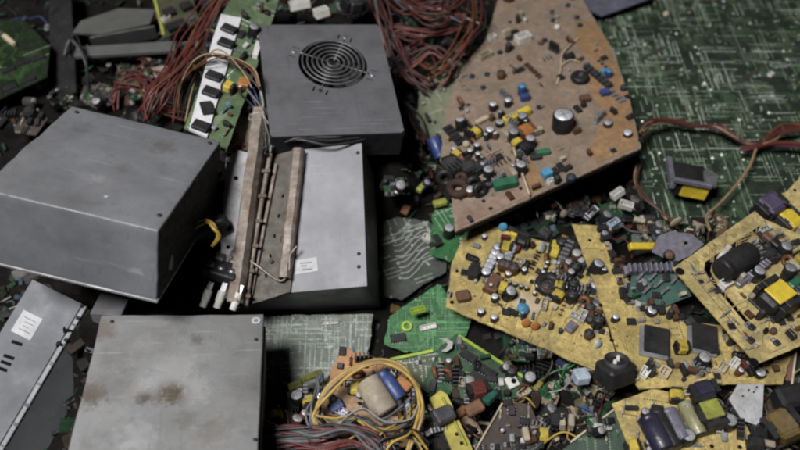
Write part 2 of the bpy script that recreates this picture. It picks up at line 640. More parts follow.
class Board:
    def __init__(s, name, label, cat, plane, poly, mat, th=0.0016, ragged=0.0, holes=(), group=None, seed=1, pname='board'):
        A, B, C = [p if isinstance(p, Vector) else at(*p) for p in plane]
        n = (B - A).cross(C - A).normalized()
        if n.z < 0:
            n = -n
        s.m = frame(A, B - A, n)
        s.inv = s.m.inverted()
        s.root = thing(name, label, cat, s.m, group)
        s.n, s.O = n, A
        s.k = mpp(A)
        s.rng = random.Random(seed)
        P = [s.pix(*p) for p in poly]
        if ragged > 0:
            R_ = []
            for i in range(len(P)):
                a, b = P[i], P[(i + 1) % len(P)]
                R_.append(a)
                L_ = math.hypot(b[0] - a[0], b[1] - a[1])
                nn = int(L_ / 0.006)
                for k in range(1, nn):
                    t = k / nn
                    R_.append((a[0] + (b[0] - a[0]) * t + s.rng.gauss(0, ragged), a[1] + (b[1] - a[1]) * t + s.rng.gauss(0, ragged)))
            P = R_
        s.poly = P
        s.holes = [[s.pix(*p) for p in h] for h in holes]
        s.th = th
        s.board = obj(pname, MB().prism(P, -th, 0, s.holes), mat, s.root)
        s.used = []

    def pix(s, px, py, h=0.0):
        d = ray(px, py)
        O = s.O + s.n * h
        t = (O - CAMP).dot(s.n) / d.dot(s.n)
        w = s.inv @ (CAMP + d * t)
        return (w.x, w.y)

    def ang(s, px, py, a):
        a = math.radians(a)
        p, r = s.pix(px, py), s.pix(px + 8 * math.cos(a), py - 8 * math.sin(a))
        return math.atan2(r[1] - p[1], r[0] - p[0])

    def put(s, comp, px, py, a=0.0, tilt=0.0, z=0.0, name=None):
        x, y = s.pix(px, py, comp[3] * 0.6)
        m = T(x, y, z) @ Rz(s.ang(px, py, a))
        if tilt:
            m = m @ Matrix.Rotation(tilt, 4, 'X')
        s.used.append((x, y))
        return place(comp, s.root, m, name)

    def fill(s, n, rng, pool, mind=0.006, region=None):
        xs = [p[0] for p in s.poly]; ys = [p[1] for p in s.poly]
        reg = [s.pix(*p) for p in region] if region else s.poly
        k = 0
        for _ in range(n * 40):
            if k >= n:
                break
            p = (rng.uniform(min(xs), max(xs)), rng.uniform(min(ys), max(ys)))
            if not inside(p, s.poly) or not inside(p, reg) or any(inside(p, h) for h in s.holes):
                continue
            if any((p[0] - u[0]) ** 2 + (p[1] - u[1]) ** 2 < mind ** 2 for u in s.used):
                continue
            s.used.append(p); k += 1
            c = rng.choice(pool)(rng)
            place(c, s.root, T(p[0], p[1]) @ Rz(rng.choice((0, PI / 2)) + rng.gauss(0, .12)) @ Matrix.Rotation(rng.gauss(0, .1), 4, 'X'))

    def rows(s, n, rng, pool, region=None, pitch=(.0045, .0075)):
        xs = [p[0] for p in s.poly]; ys = [p[1] for p in s.poly]
        reg = [s.pix(*p) for p in region] if region else s.poly
        k = 0
        for _ in range(n * 40):
            if k >= n:
                break
            x, y = rng.uniform(min(xs), max(xs)), rng.uniform(min(ys), max(ys))
            d = rng.choice((0, PI / 2)); pt = rng.uniform(*pitch); fn = rng.choice(pool); st = rng.getstate()
            m = rng.randint(3, 7); pts = [(x + i * pt * math.cos(d), y + i * pt * math.sin(d)) for i in range(m)]
            if any(not inside(p, s.poly) or not inside(p, reg) or any(inside(p, h) for h in s.holes) or any((p[0] - u[0]) ** 2 + (p[1] - u[1]) ** 2 < .0045 ** 2 for u in s.used) for p in pts):
                continue
            k += 1; c = fn(rng)
            for p in pts:
                s.used.append(p)
                place(c, s.root, T(p[0], p[1]) @ Rz(d + PI / 2 + rng.gauss(0, .06)) @ Matrix.Rotation(rng.gauss(0, .12), 4, 'X'))

    def strip(s, name, pts, w, h, mat, z=0.0003, part_of=None):
        P = [Vector((*s.pix(*p), 0)) for p in pts]
        mb = MB()
        for a, b in zip(P[:-1], P[1:]):
            d = b - a
            mb.box(((a.x + b.x) / 2, (a.y + b.y) / 2, z + h / 2), (d.length + w * .6, w, h), min(w, h) * .15, 0, None) if False else \
                mb.box((0, 0, 0), (d.length, w, h), min(w, h) * .15, 0, T((a.x + b.x) / 2, (a.y + b.y) / 2, z + h / 2) @ Rz(math.atan2(d.y, d.x)))
        return obj(name, mb, mat, part_of or s.root)

    def patch(s, name, pts, mat, z0=0.0002, z1=0.0006):
        return obj(name, MB().prism([s.pix(*p) for p in pts], z0, z1), mat, s.root)

    def wire(s, name, pts, r, mat):
        P = []
        for px, py, h in pts:
            x, y = s.pix(px, py, h); P.append((x, y, h))
        return obj(name, MB().tube(crom(P, 6), r, 7), mat, s.root)

    def traces(s, n, mat, w=0.0007, seed=3, name='copper_traces', bundle=(2, 6), seg=(0.006, 0.028), poly=None, z=0.00012):
        rng = random.Random(seed)
        mb = MB()
        xs = [p[0] for p in s.poly]; ys = [p[1] for p in s.poly]
        for _ in range(n):
            x, y = rng.uniform(min(xs), max(xs)), rng.uniform(min(ys), max(ys))
            if not inside((x, y), s.poly):
                continue
            d = rng.randrange(8)
            path = [(x, y)]
            for k in range(rng.randint(2, 5)):
                L_ = rng.uniform(*seg)
                x += L_ * math.cos(d * PI / 4); y += L_ * math.sin(d * PI / 4)
                path.append((x, y)); d = (d + rng.choice((-1, 1))) % 8
            nb = rng.randint(*bundle)
            ox, oy = rng.choice(((1, 0), (0, 1), (.7, .7), (.7, -.7)))
            for bnd in range(nb):
                e = bnd * w * 2.6
                for (ax, ay), (bx, by) in zip(path[:-1], path[1:]):
                    ax, bx, ay, by = ax + ox * e, bx + ox * e, ay + oy * e, by + oy * e
                    if not (inside((ax, ay), s.poly) and inside((bx, by), s.poly)):
                        continue
                    dx, dy = bx - ax, by - ay
                    l = math.hypot(dx, dy); dx, dy = dx / l * w / 2, dy / l * w / 2
                    mb.add([(ax - dx + dy, ay - dy - dx, z), (bx + dx + dy, by + dy - dx, z), (bx + dx - dy, by + dy + dx, z), (ax - dx - dy, ay - dy + dx, z)],
                           [(0, 1, 2, 3)])
                    z += 1.2e-8
        if mb.f:
            o = obj(name, mb, mat, s.root); o['kind'] = 'stuff'

    def solder(s, n, mat, seed=5, name='solder_joints', r=(0.0006, 0.0014)):
        rng = random.Random(seed)
        mb = MB()
        xs = [p[0] for p in s.poly]; ys = [p[1] for p in s.poly]
        cnt = 0

        def bump(x, y, r_):
            if not inside((x, y), s.poly) or any(inside((x, y), h) for h in s.holes):
                return 0
            mb.lathe([(r_ * 1.25, 0.0001), (r_ * .8, r_ * .45), (r_ * .25, r_ * .95)], 6, 0, T(x, y, 0))
            return 1
        g = 0
        while cnt < n and g < n * 5:
            g += 1
            x, y = rng.uniform(min(xs), max(xs)), rng.uniform(min(ys), max(ys))
            t = rng.random()
            d = rng.choice((0, PI / 2))
            c_, s_ = math.cos(d), math.sin(d)
            if t < .35:
                m_ = rng.randint(4, 20); wd = rng.choice((.0076, .0152, .005))
                for k in range(m_):
                    for e in (0, wd):
                        cnt += bump(x + k * .00254 * c_ - e * s_, y + k * .00254 * s_ + e * c_, rng.uniform(.0006, .0009))
            elif t < .6:
                for k in range(rng.randint(3, 24)):
                    cnt += bump(x + k * .00254 * c_, y + k * .00254 * s_, rng.uniform(.0006, .001))
            else:
                cnt += bump(x, y, rng.uniform(*r))
        if mb.f:
            o = obj(name, mb, mat, s.root); o['kind'] = 'stuff'


# random small parts for filling a board
G_CT = grim_dim(CAPTOP, .6, 1.0)
G_YEL = grim_dim(YEL, .8, .9)
G_COPPER = grim_dim(COPPER, .7, .9)
G_CREAM = grim_dim(CREAM, 0.8, 0.8)
G_BEIGE = grim_dim(BEIGE, 0.8, 0.8)
G_SKY = grim_dim(SKY, 0.7, 0.6)
G_BROWN = grim_dim(BROWN, 0.8, 0.9)
G_BLUE = grim_dim(BLUE, 0.7, 0.6)
G_ORANGE = grim_dim(ORANGE, 0.5, 0.7)
G_RED = grim_dim(RED, 0.5, 0.7)
G_GREEN = grim_dim(GREEN, 0.6, 0.7)
G_WHITE = grim_dim(WHITE, 0.75, 0.8)
G_LAV = grim_dim(LAV, 0.8, 0.8)
G_SILVER = grim_dim(SILVER, 0.8, 0.8)
P_RES = lambda g: c_res(g.choice((.007, .009, .012)), g.choice((.0012, .0016)), g.choice((G_CREAM, G_BEIGE, G_SKY, G_BROWN)))
P_CAP = lambda g: c_ecap(g.choice((.0022, .003, .004, .0055)), g.choice((.006, .009, .013)), g.choice((BLACK, G_BLUE, DGREY, BROWN)), g.choice((CAPTOP, G_CT, DGREY)))
P_TALL = lambda g: g.choice((c_sink(.016, .006, .014, 4, DGREY), c_sink(.02, .005, .012, 5, ALU), c_trafo(.014, .012, .011, G_YEL, BLACK), c_ecap(.0062, .016, BLACK, G_CT), c_film(.013, .006, .011, G_CREAM), c_trafo(.016, .013, .012, BLACK), c_toroid(.0045, .0022, G_COPPER, True)))
P_CHIP = lambda g: c_chip(g.choice((.009, .012)), .0065)
P_TRAN = lambda g: c_tran(g.choice((.004, .006)))
P_DISC = lambda g: c_disc(g.choice((.0025, .0035)), g.choice((G_SKY, G_BROWN, G_ORANGE, G_CREAM, BLACK)))
P_FILM = lambda g: c_film(g.choice((.007, .010)), .004, .007, g.choice((BLACK, G_RED, G_BROWN, G_CREAM, G_GREEN)))
P_DARK = lambda g: c_film(g.choice((.006, .009, .012)), g.choice((.004, .006)), g.choice((.004, .007)), g.choice((BLACK, BLACK, DGREY, G_BROWN)))
P_PALE = lambda g: c_film(g.choice((.005, .008)), g.choice((.003, .005)), .004, g.choice((G_CREAM, G_WHITE, G_LAV, G_SILVER, G_BEIGE)))
P_CONN = lambda g: c_conn(g.choice((.010, .014)), .006, .006, g.choice((G_WHITE, G_CREAM, BLACK)))
POOL = [P_RES, P_RES, P_CAP, P_CAP, P_CHIP, P_TRAN, P_DISC, P_DISC, P_FILM, P_CONN, P_DARK, P_DARK, P_PALE, P_PALE, P_TALL, P_TALL]
POOLB = [P_RES, P_TRAN, P_TRAN, P_DISC, P_CHIP, P_FILM, P_CAP, P_DARK, P_DARK, P_PALE, P_TALL]



def c_shard(seed, m, kind):
    def f():
        g = random.Random(seed)
        n = g.randint(5, 8); R_ = g.uniform(.011, .02)
        P_ = [(R_ * g.uniform(.6, 1.25) * math.cos(2 * PI * i / n), R_ * g.uniform(.5, 1.0) * math.sin(2 * PI * i / n)) for i in range(n)]
        a = MB().prism(P_, 0, .0015)
        t = MB()
        for i in range(40):
            x, y = g.uniform(-R_, R_), g.uniform(-R_, R_)
            if inside((x, y), [(p[0] * .85, p[1] * .85) for p in P_]):
                t.lathe([(.0011, .0015), (.0007, .002), (.0002, .0023)], 6, 0, T(x, y))
        u = MB()
        for i in range(5):
            x, y = g.uniform(-R_ * .5, R_ * .5), g.uniform(-R_ * .4, R_ * .4)
            u.box((x, y, .003), (g.uniform(.003, .007), g.uniform(.002, .005), .003), .0004, i % 3)
        return ('board_shard', a.mesh('board_shard', m), [('solder_joints', t.mesh('solder_joints', SOLDER), None), ('chips', u.mesh('chips', [BLACK, G_CREAM, DGREY]), None)], .003)
    return cached(('sh', seed, m.name), f)


# ------------------------------------------------------------------ the grey metal boxes
def dented(w, d, h, amp, seed, ch=0.0012, cuts=14, open_top=False):
    bm = bmesh.new()
    bmesh.ops.create_cube(bm, size=1.0)
    for v in bm.verts:
        v.co = Vector((v.co.x * w, v.co.y * d, (v.co.z + .5) * h))
    bmesh.ops.bevel(bm, geom=bm.edges[:], offset=ch, segments=2, affect='EDGES', profile=0.6)
    big = [e for e in bm.edges if e.calc_length() > min(w, d, h) * 0.6]
    bmesh.ops.subdivide_edges(bm, edges=big, cuts=cuts, use_grid_fill=True)
    if open_top:
        bmesh.ops.delete(bm, geom=[f for f in bm.faces if f.calc_center_median().z > h - 0.0002], context='FACES')
    for v in bm.verts:
        p = v.co * 26 + Vector((seed * 9.1, seed * 3.7, 0))
        k = amp * mnoise.noise(p) + amp * .5 * mnoise.noise(p * 3.1)
        v.co += Vector((v.co.x / w, v.co.y / d, (v.co.z - h / 2) / h)).normalized() * k
    me = bpy.data.meshes.new('case')
    bm.to_mesh(me); bm.free()
    for p in me.polygons:
        p.use_smooth = True
    return me


class Solid:
    def __init__(s, key, name, label, cat):
        dim, c, X, Y, Z = BOX[key]
        s.w, s.d, s.h = dim
        s.m = Matrix((X, Y, Z)).transposed().to_4x4(); s.m.translation = c
        s.inv = s.m.inverted()
        s.root = thing(name, label, cat, s.m)

    def pix(s, px, py, axis=2, val=None):
        o, d = s.inv @ CAMP, s.inv.to_3x3() @ ray(px, py)
        val = s.h if val is None else val
        return o + d * ((val - o[axis]) / d[axis])

    def screw(s, x, y, r=0.003, z=None, m=None):
        key = ('screw', q(r), (m or ALU).name)

        def f():
            a = MB().lathe([(r, 0), (r, r * .25), (r * .75, r * .5), (0.0001, r * .58)], 16)
            b = MB()
            for k in range(2):
                b.box((0, 0, r * .585), (r * 1.1, r * .2, r * .06), 0, 0, Rz(k * PI / 2))
            return a.mesh('screw', m or ALU), b.mesh('screw_slot', HOLE_SHADE)
        a, b = cached(key, f)
        o = link('screw', a, s.root, T(x, y, s.h if z is None else z))
        link('screw_slot', b, o)


BOX = {
    'A': ((0.1518, 0.1605, 0.0778), (-0.2766, 0.4897, 0.1869), (0.9731, -0.1808, -0.1429), (0.1352, 0.95, -0.2814), (0.1866, 0.2545, 0.9489)),
    'B': ((0.1435, 0.1723, 0.036), (-0.0852, 0.7016, 0.1677), (0.9726, 0.1887, -0.1357), (-0.1764, 0.9794, 0.0981), (0.1514, -0.0714, 0.9859)),
    'C': ((0.1487, 0.1572, 0.0857), (-0.0989, 0.5644, 0.0705), (0.9901, 0.0042, 0.1403), (-0.0504, 0.9436, 0.3272), (-0.131, -0.331, 0.9345)),
    'D': ((0.1484, 0.1647, 0.086), (-0.2034, 0.3247, 0.0768), (0.9912, 0.0805, -0.1047), (-0.0952, 0.9849, -0.1448), (0.0914, 0.1535, 0.9839)),
    'E': ((0.0604, 0.1904, 0.0554), (-0.3831, 0.4036, 0.0466), (0.8967, -0.3368, -0.2871), (0.4283, 0.8238, 0.3714), (0.1114, -0.456, 0.883)),
}
# --- A: big blank box on the left
A = Solid('A', 'metal_box', 'large plain grey metal power supply case leaning at the left side of the pile', 'metal box')
mA = steel('steel_case_left', (0.2, 0.207, 0.226), blots=[(0.0, -0.03, 0.006, (0.3, 0.3, 0.3), .5), (.03, .045, .012, (.1, .09, .07), .5), (-.05, .05, .01, (.11, .1, .09), .4)])

ca = dented(A.w, A.d, A.h, 0.0016, 1); ca.materials.append(mA); link('case', ca, A.root)
mb = MB()                                            # worn bright fold along the front top edge
rg = random.Random(4)
for i in range(16):
    x0 = -A.w / 2 + A.w * (i + rg.uniform(0, .3)) / 16
    l = rg.uniform(.002, .008)
    if rg.random() < .3:
        continue
    mb.box((min(x0 + l / 2, A.w / 2 - .006), -A.d / 2 - 0.0001, A.h - rg.uniform(0, .0007)), (l, 0.0006, 0.0006), .0002)
obj('worn_edge', mb, M('worn_bare_steel', (0.27, 0.275, 0.29), None, .6, .1, dust=.2, dirt=.8), A.root)
obj('shaded_side', MB().box((A.w / 2 + .0003, 0, A.h * .5), (.0012, A.d * .97, A.h * .93), .0004), M('shaded_side_steel', (.016, .019, .016), None, .7, 0, spec=.15, dust=.05), A.root)  # near-black sheet puts this side's shade into its colour
obj('base_tray', MB().box((0, 0, 0.0005), (A.w + .0024, A.d + .0024, .003), .0006), steel('steel_lip', (0.2, 0.2, 0.21)), A.root)
p = A.pix(106, 197)
obj('paint_chip', MB().prism([(p.x + .0016 * math.cos(t) * (1 + .3 * math.sin(3 * t)), p.y + .0012 * math.sin(t)) for t in [i * PI / 6 for i in range(12)]], A.h, A.h + .0008), PAPER, A.root)
for x, y in ((-.066, .07), (.068, .071), (.069, -.06)):
    A.screw(x, y, .0022, A.h + .0003, DGREY)
# --- B: box with the round fan grille
Bx = Solid('B', 'fan_box', 'grey metal power supply case with a round wire fan grille', 'metal box')
mB = steel('steel_case_fan', (0.15, 0.152, 0.17), rough=.45, metal=.35, scratch=.7)
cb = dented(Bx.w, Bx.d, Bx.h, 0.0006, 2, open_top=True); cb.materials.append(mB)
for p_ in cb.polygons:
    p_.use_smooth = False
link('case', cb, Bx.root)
fc = Bx.pix(333, 64)
FR = 0.039
circ = [(fc.x + FR * math.cos(i * 2 * PI / 56), fc.y + FR * math.sin(i * 2 * PI / 56)) for i in range(56)]
w2, d2 = Bx.w / 2 - .0004, Bx.d / 2 - .0004
c_ = .003
rect = [(-w2 + c_, -d2), (w2 - c_, -d2), (w2, -d2 + c_), (w2, d2 - c_), (w2 - c_, d2), (-w2 + c_, d2), (-w2, d2 - c_), (-w2, -d2 + c_)]
slots = []
mBs = M('shaded_fan_side', (0.018, 0.018, 0.02), None, .6, dust=.05, spec=.2)  # case sides coloured near black for the shade below the cover
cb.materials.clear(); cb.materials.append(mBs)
for k in range(4):                                   # slotted mounting tabs at the four corners of the grille
    a = PI / 4 + k * PI / 2 + .35
    for e in (-.16, .16):
        cx, cy = fc.x + (FR + .0075) * math.cos(a + e), fc.y + (FR + .0075) * math.sin(a + e)
        slots.append([(cx + u * math.cos(a) - v * math.sin(a), cy + u * math.sin(a) + v * math.cos(a)) for u, v in ((-.004, -.0009), (.004, -.0009), (.004, .0009), (-.004, .0009))])
obj('top_cover', MB().prism(rect, Bx.h - .0012, Bx.h + .0006, [circ] + slots), mB, Bx.root)
mb = MB()
for k in range(4):
    a = PI / 4 + k * PI / 2 + .35
    mb.tube([(fc.x + r_ * math.cos(a), fc.y + r_ * math.sin(a), Bx.h + .0015 + z_) for r_, z_ in ((.004, .0005), (FR, .0005), (FR + .003, 0))], .0008, 6)
grille = obj('fan_grille', mb, M('grille_wire', (.17, .17, .175), None, .45, .5, dust=.05), Bx.root)
mb = MB()
for k in range(6):
    R_ = .0068 + k * .0056
    mb.tube([(fc.x + R_ * math.cos(t), fc.y + R_ * math.sin(t), Bx.h + .0028) for t in [i * 2 * PI / 48 for i in range(48)]], .0010, 6, 0, True)
obj('grille_rings', mb, MATS['grille_wire'], grille)
mb = MB().lathe([(FR - .0003, Bx.h - .02), (FR - .0003, Bx.h - .0015)], 56, 0, T(fc.x, fc.y))
mb.f = mb.f[:56]; mb.mi = mb.mi[:56]; mb.sm = mb.sm[:56]
fan = obj('fan', mb, BLACK, Bx.root)
mb = MB()
for k in range(9):
    a = k * 2 * PI / 9
    vs = []
    for r_ in (.012, .035):
        for da, z_ in ((-.22, -.018), (.26, -.009)):
            vs.append((fc.x + r_ * math.cos(a + da), fc.y + r_ * math.sin(a + da), Bx.h + z_))
    mb.add(vs, [(0, 2, 3, 1)], 0, False)
obj('blades', mb, BLACK, fan)
obj('hub', MB().lathe([(.0125, -.02), (.0125, -.008), (.011, -.0065), (.0001, -.0063)], 28, 0, T(fc.x, fc.y, Bx.h)), DGREY, fan)
obj('inner_floor', MB().box((0, 0, Bx.h - .028), (Bx.w - .004, Bx.d - .004, .002)), HOLE_SHADE, Bx.root)
for k in range(4):
    a = PI / 4 + k * PI / 2 + .35
    Bx.screw(fc.x + (FR + .0075) * math.cos(a), fc.y + (FR + .0075) * math.sin(a), .0026, Bx.h + .0007, ALU if k != 2 else DGREY)
mb = MB()
rg = random.Random(8)
for i in range(10):                                  # scraped bare-metal flecks by the grille screws
    a = PI / 4 + rg.choice((0, 3, 0)) * PI / 2 + .35
    x, y = fc.x + (FR + rg.uniform(.004, .012)) * math.cos(a + rg.gauss(0, .1)), fc.y + (FR + rg.uniform(.004, .012)) * math.sin(a + rg.gauss(0, .1))
    mb.box((x, y, Bx.h + .00075), (rg.uniform(.001, .003), .0007, .0003), 0, 0, None)
obj('scraped_flecks', mb, SILVER, Bx.root)

# --- C: pale box in the centre, carries the rusty channel
Cx = Solid('C', 'pale_metal_box', 'pale grey metal power supply case in the centre, half covered by a rusty channel', 'metal box')
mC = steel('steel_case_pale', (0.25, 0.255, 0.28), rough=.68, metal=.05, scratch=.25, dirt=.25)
mC2 = steel('steel_case_shaded_side', (0.13, 0.13, 0.14), rough=.5, metal=.2)  # darker copy of the top's steel paints the shade on the sides
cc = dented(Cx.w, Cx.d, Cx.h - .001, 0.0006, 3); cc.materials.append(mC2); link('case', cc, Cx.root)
mb = MB().prism([(-Cx.w / 2, -Cx.d / 2), (Cx.w / 2, -Cx.d / 2), (Cx.w / 2, Cx.d / 2), (-Cx.w / 2, Cx.d / 2)], Cx.h - .0012, Cx.h + .0004)
obj('top_cover', mb, mC, Cx.root)
for px, py in ((358, 153), (359, 254), (359, 267)):
    p = Cx.pix(px, py); Cx.screw(p.x, p.y, .002, Cx.h + .0003, DGREY)
p = Cx.pix(306, 266)
st = obj('paper_sticker', MB().box((0, 0, 0), (.024, .015, .0004), 0, 0, T(p.x, p.y, Cx.h + .0008) @ Rz(.08)), PAPER, Cx.root)
mb = MB()
for i, (x, y, l) in enumerate(((0, .003, .012), (-.002, 0, .006), (.001, -.004, .01))):
    mb.box((p.x + x, p.y + y, Cx.h + .00106), (l, .0012, .0001))
obj('sticker_print', mb, INK, st)

# --- D: stained box at the bottom
D = Solid('D', 'stained_metal_box', 'light grey metal case with brown rust stains at the bottom left', 'metal box')
bl = []
for px, py, r, c, s_ in ((178, 393, .011, (.06, .04, .018), .97), (164, 391, .010, (.075, .052, .026), .9), (146, 396, .0075, (.05, .034, .02), .95),
                         (92, 395, .011, (.075, .05, .026), .9), (104, 330, .011, (.14, .1, .07), .6), (196, 340, .006, (.09, .085, .08), .7),
                         (215, 430, .014, (.14, .12, .1), .45), (186, 420, .008, (.1, .09, .075), .5), (120, 360, .012, (.13, .125, .115), .4)):
    p = D.pix(px, py); bl.append((p.x, p.y, r, c, s_))
rd = random.Random(61)
for i in range(9):
    bl.append((rd.uniform(-.07, .07), rd.uniform(-.05, .075), rd.uniform(.009, .018), rd.choice(((.36, .36, .37), (.35, .35, .355), (.16, .155, .15))), .5))
mD = steel('steel_case_stained', (0.265, 0.27, 0.275), blots=bl, rough=.55, metal=.2, scratch=.8, dirt=.45)
cdm = dented(D.w, D.d, D.h, 0.001, 4); cdm.materials.append(mD); link('case', cdm, D.root)
p = D.pix(256, 321)
st = obj('round_sticker', MB().lathe([(.0042, 0), (.0042, .0004)], 20, 0, T(p.x, p.y, D.h + .0006)), PAPER, D.root)
obj('sticker_mark', MB().lathe([(.0022, .00045), (.0022, .0006)], 14, 0, T(p.x, p.y, D.h + .0006)), INK, st)
for px, py in ((256, 340), (112, 322), (255, 440)):
    p = D.pix(px, py); D.screw(p.x, p.y, .0018, D.h + .0004, DGREY)
obj('cover_lip', MB().box((D.w / 2 + .0008, 0, D.h * .42), (.0016, D.d * .98, D.h * .8), .0004), mC2, D.root)  # lip in the same shade-darkened side steel

# --- E: narrow case with label and slots
E_ = Solid('E', 'narrow_metal_case', 'narrow grey metal case with a white paper label and black slots at the left edge', 'metal case')
mE = steel('steel_case_narrow', (0.15, 0.158, 0.18), rough=.68, metal=.05, scratch=.3)
mE2 = steel('steel_case_narrow_shaded', (0.085, 0.09, 0.095), rough=.6, metal=.1)  # sides coloured darker than the cover to hold their shade
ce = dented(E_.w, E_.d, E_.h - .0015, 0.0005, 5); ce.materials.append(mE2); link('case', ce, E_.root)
obj('top_cover', MB().prism([(-E_.w / 2, -E_.d / 2), (E_.w / 2 - .006, -E_.d / 2), (E_.w / 2 - .006, E_.d / 2), (-E_.w / 2, E_.d / 2)], E_.h - .0018, E_.h), mE, E_.root)
mb = MB()
for i in range(9):                                   # folded bright flange down the right edge
    y = -E_.d / 2 + E_.d * (i + .5) / 9
    mb.box((E_.w / 2 - .0025, y, E_.h - .0012), (.0042, E_.d / 9 - (.0012 if i % 3 else .004), .0026), .0006)
obj('folded_flange', mb, steel('steel_flange', (.27, .28, .3), rough=.65, metal=.05), E_.root)
p = E_.pix(27, 325)
lb = obj('paper_label', MB().box((0, 0, 0), (.021, .023, .0004), 0, 0, T(p.x, p.y, E_.h + .0003)), PAPER, E_.root)
mb = MB()
for i in range(4):
    mb.box((p.x + .001 * (i % 2), p.y + .006 - i * .004, E_.h + .00056), (.012 - .003 * (i % 3), .0008, .0001))
obj('label_print', mb, INK, lb)
mb = MB()
for px, py in ((17, 343), (9, 357), (6, 363), (2, 369)):
    p = E_.pix(px, py)
    mb.box((p.x, p.y, E_.h + .0002), (.0032, .0125, .0008), .0003, 0, None) if False else mb.box((0, 0, 0), (.0105, .0032, .0008), .0003, 0, T(p.x, p.y, E_.h + .0002) @ Rz(.12))
obj('slots', mb, HOLE_SHADE, E_.root)
mb = MB()                                            # bent-out side sheet that runs down towards the stained box
e0 = E_.w / 2 + .0004
vs_ = []
for i in range(15):
    t = -E_.d / 2 - .01 + (E_.d + .008) * i / 14
    for k, (u, v) in enumerate(((0, E_.h - .003), (.014, E_.h - .020), (.04, .012), (.068, -.014))):
        vs_.append((e0 + u + .0012 * mnoise.noise(Vector((i * .4, k, 3))), t, v))
mb.add(vs_, [(i * 4 + k, (i + 1) * 4 + k, (i + 1) * 4 + k + 1, i * 4 + k + 1) for i in range(14) for k in range(3)], 0, True)
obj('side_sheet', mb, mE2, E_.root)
for px, py in ((82, 306), (78, 318), (66, 340)):
    p = E_.pix(px, py); E_.screw(p.x, p.y, .002, E_.h + .0002, DGREY)

# --- the rusty channel on C and the torn panel left of it
O = Cx.m @ Vector((0, 0, Cx.h + .001))
def on_c(px, py, up=.004):
    return Cx.m @ (Cx.pix(px, py) + Vector((0, 0, up)))


CH = Board('rusty_channel', 'long rusty metal channel with two raised rails lying on the pale metal box', 'metal channel',
           [on_c(240, 300), on_c(290, 300), on_c(262, 160)],
           [(238, 308), (290, 292), (304, 152), (262, 146)], M('channel_floor', (.075, .068, .055), (.04, .036, .03), .6, .2, rust=.6, dust=.2, scale=60), 0.0015, 0.0004, pname='floor_plate')
# rails
def rail(b, name, pts, w, h, mat):
    P = [Vector((*b.pix(*p), 0)) for p in pts]
    d = (P[-1] - P[0]); l = d.length
    a = math.atan2(d.y, d.x)
    mb = MB()
    prof = [(-w / 2, 0), (-w / 2, h * .7), (-w * .3, h), (w * .3, h), (w / 2, h * .7), (w / 2, 0), (w * .36, 0), (w * .36, h * .62), (-w * .36, h * .62), (-w * .36, 0)]
    n = 26
    vs, fs = [], []
    for i in range(n + 1):
        t = i / n
        jx = .0008 * mnoise.noise(Vector((t * 7, w * 90, 0)))
        for (u, v) in prof:
            vs.append((t * l, u + jx + .0006 * mnoise.noise(Vector((t * 12, u * 300, 2))), v + .0006 * mnoise.noise(Vector((t * 9, 4, v * 300)))))
    k = len(prof)
    for i in range(n):
        for j in range(k):
            fs.append((i * k + j, i * k + (j + 1) % k, (i + 1) * k + (j + 1) % k, (i + 1) * k + j))
    fs.append(tuple(range(k))); fs.append(tuple(range(n * k, n * k + k))[::-1])
    mb.add(vs, fs, 0, False, T(P[0].x, P[0].y, 0) @ Rz(a))
    return obj(name, mb, mat, b.root)


rail(CH, 'rail', [(241, 308), (265, 118)], .0165, .026, RUSTY)
rail(CH, 'rail', [(286, 280), (300, 152)], .012, .011, RUSTY)
CH.strip('inner_ledge', [(252, 296), (277, 165)], .0035, .004, RUSTY)
CH.wire('pipe', [(246, 306, .009), (252, 262, .010), (261, 205, .010), (271, 150, .009)], .0026, RUSTY)
for i in range(7):
    t = i / 6
    x0, y0 = CH.pix(244 + 24 * t, 296 - 150 * t, .013)
    obj('clip_band', MB().box((x0, y0, .0135), (.014, .004, .0015), .0004), M('dark_rust', (.09, .065, .05), None, .7, .1, rust=.6), CH.root)
mb = MB()
for i in range(5):
    px, py = 283 - i * 4.2, 196 + i * 20
    x, y = CH.pix(px, py)
    mb.box((0, 0, 0), (.004, .0022, .0006), .0002, 0, T(x, y, .0004) @ Rz(1.3 + .2 * i))
obj('slots', mb, HOLE_SHADE, CH.root)
for px, py, r in ((285, 240, .0045), (287, 213, .002), (272, 262, .0022)):
    x, y = CH.pix(px, py); obj('bolt', MB().lathe([(r, 0), (r, .003), (r * .6, .0042), (.0001, .0043)], 12, 0, T(x, y, .0002)), BROWN, CH.root)
CH.wire('wire_clip', [(246, 258, .014), (258, 266, .012), (280, 281, .005), (289, 270, .008), (290, 256, .01), (297, 246, .012)], .0011, M('dull_wire', (.3, .27, .23), None, .45, .5))
PN = Board('metal_strip', 'narrow whitish metal strip with rust spots beside the long rusty channel', 'metal strip',
           [on_c(226, 262, .024), on_c(250, 262, .018), on_c(232, 158, .026)], [(220, 270), (246, 274), (256, 154), (238, 150), (226, 160)], PANEL, .0014, .0004, pname='plate')
for px, py, r in ((229, 228, .0022), (246, 221, .0018), (243, 252, .0022), (236, 178, .0016), (228, 247, .0014)):
    PN.put(c_hole(r * 1.5), px, py)
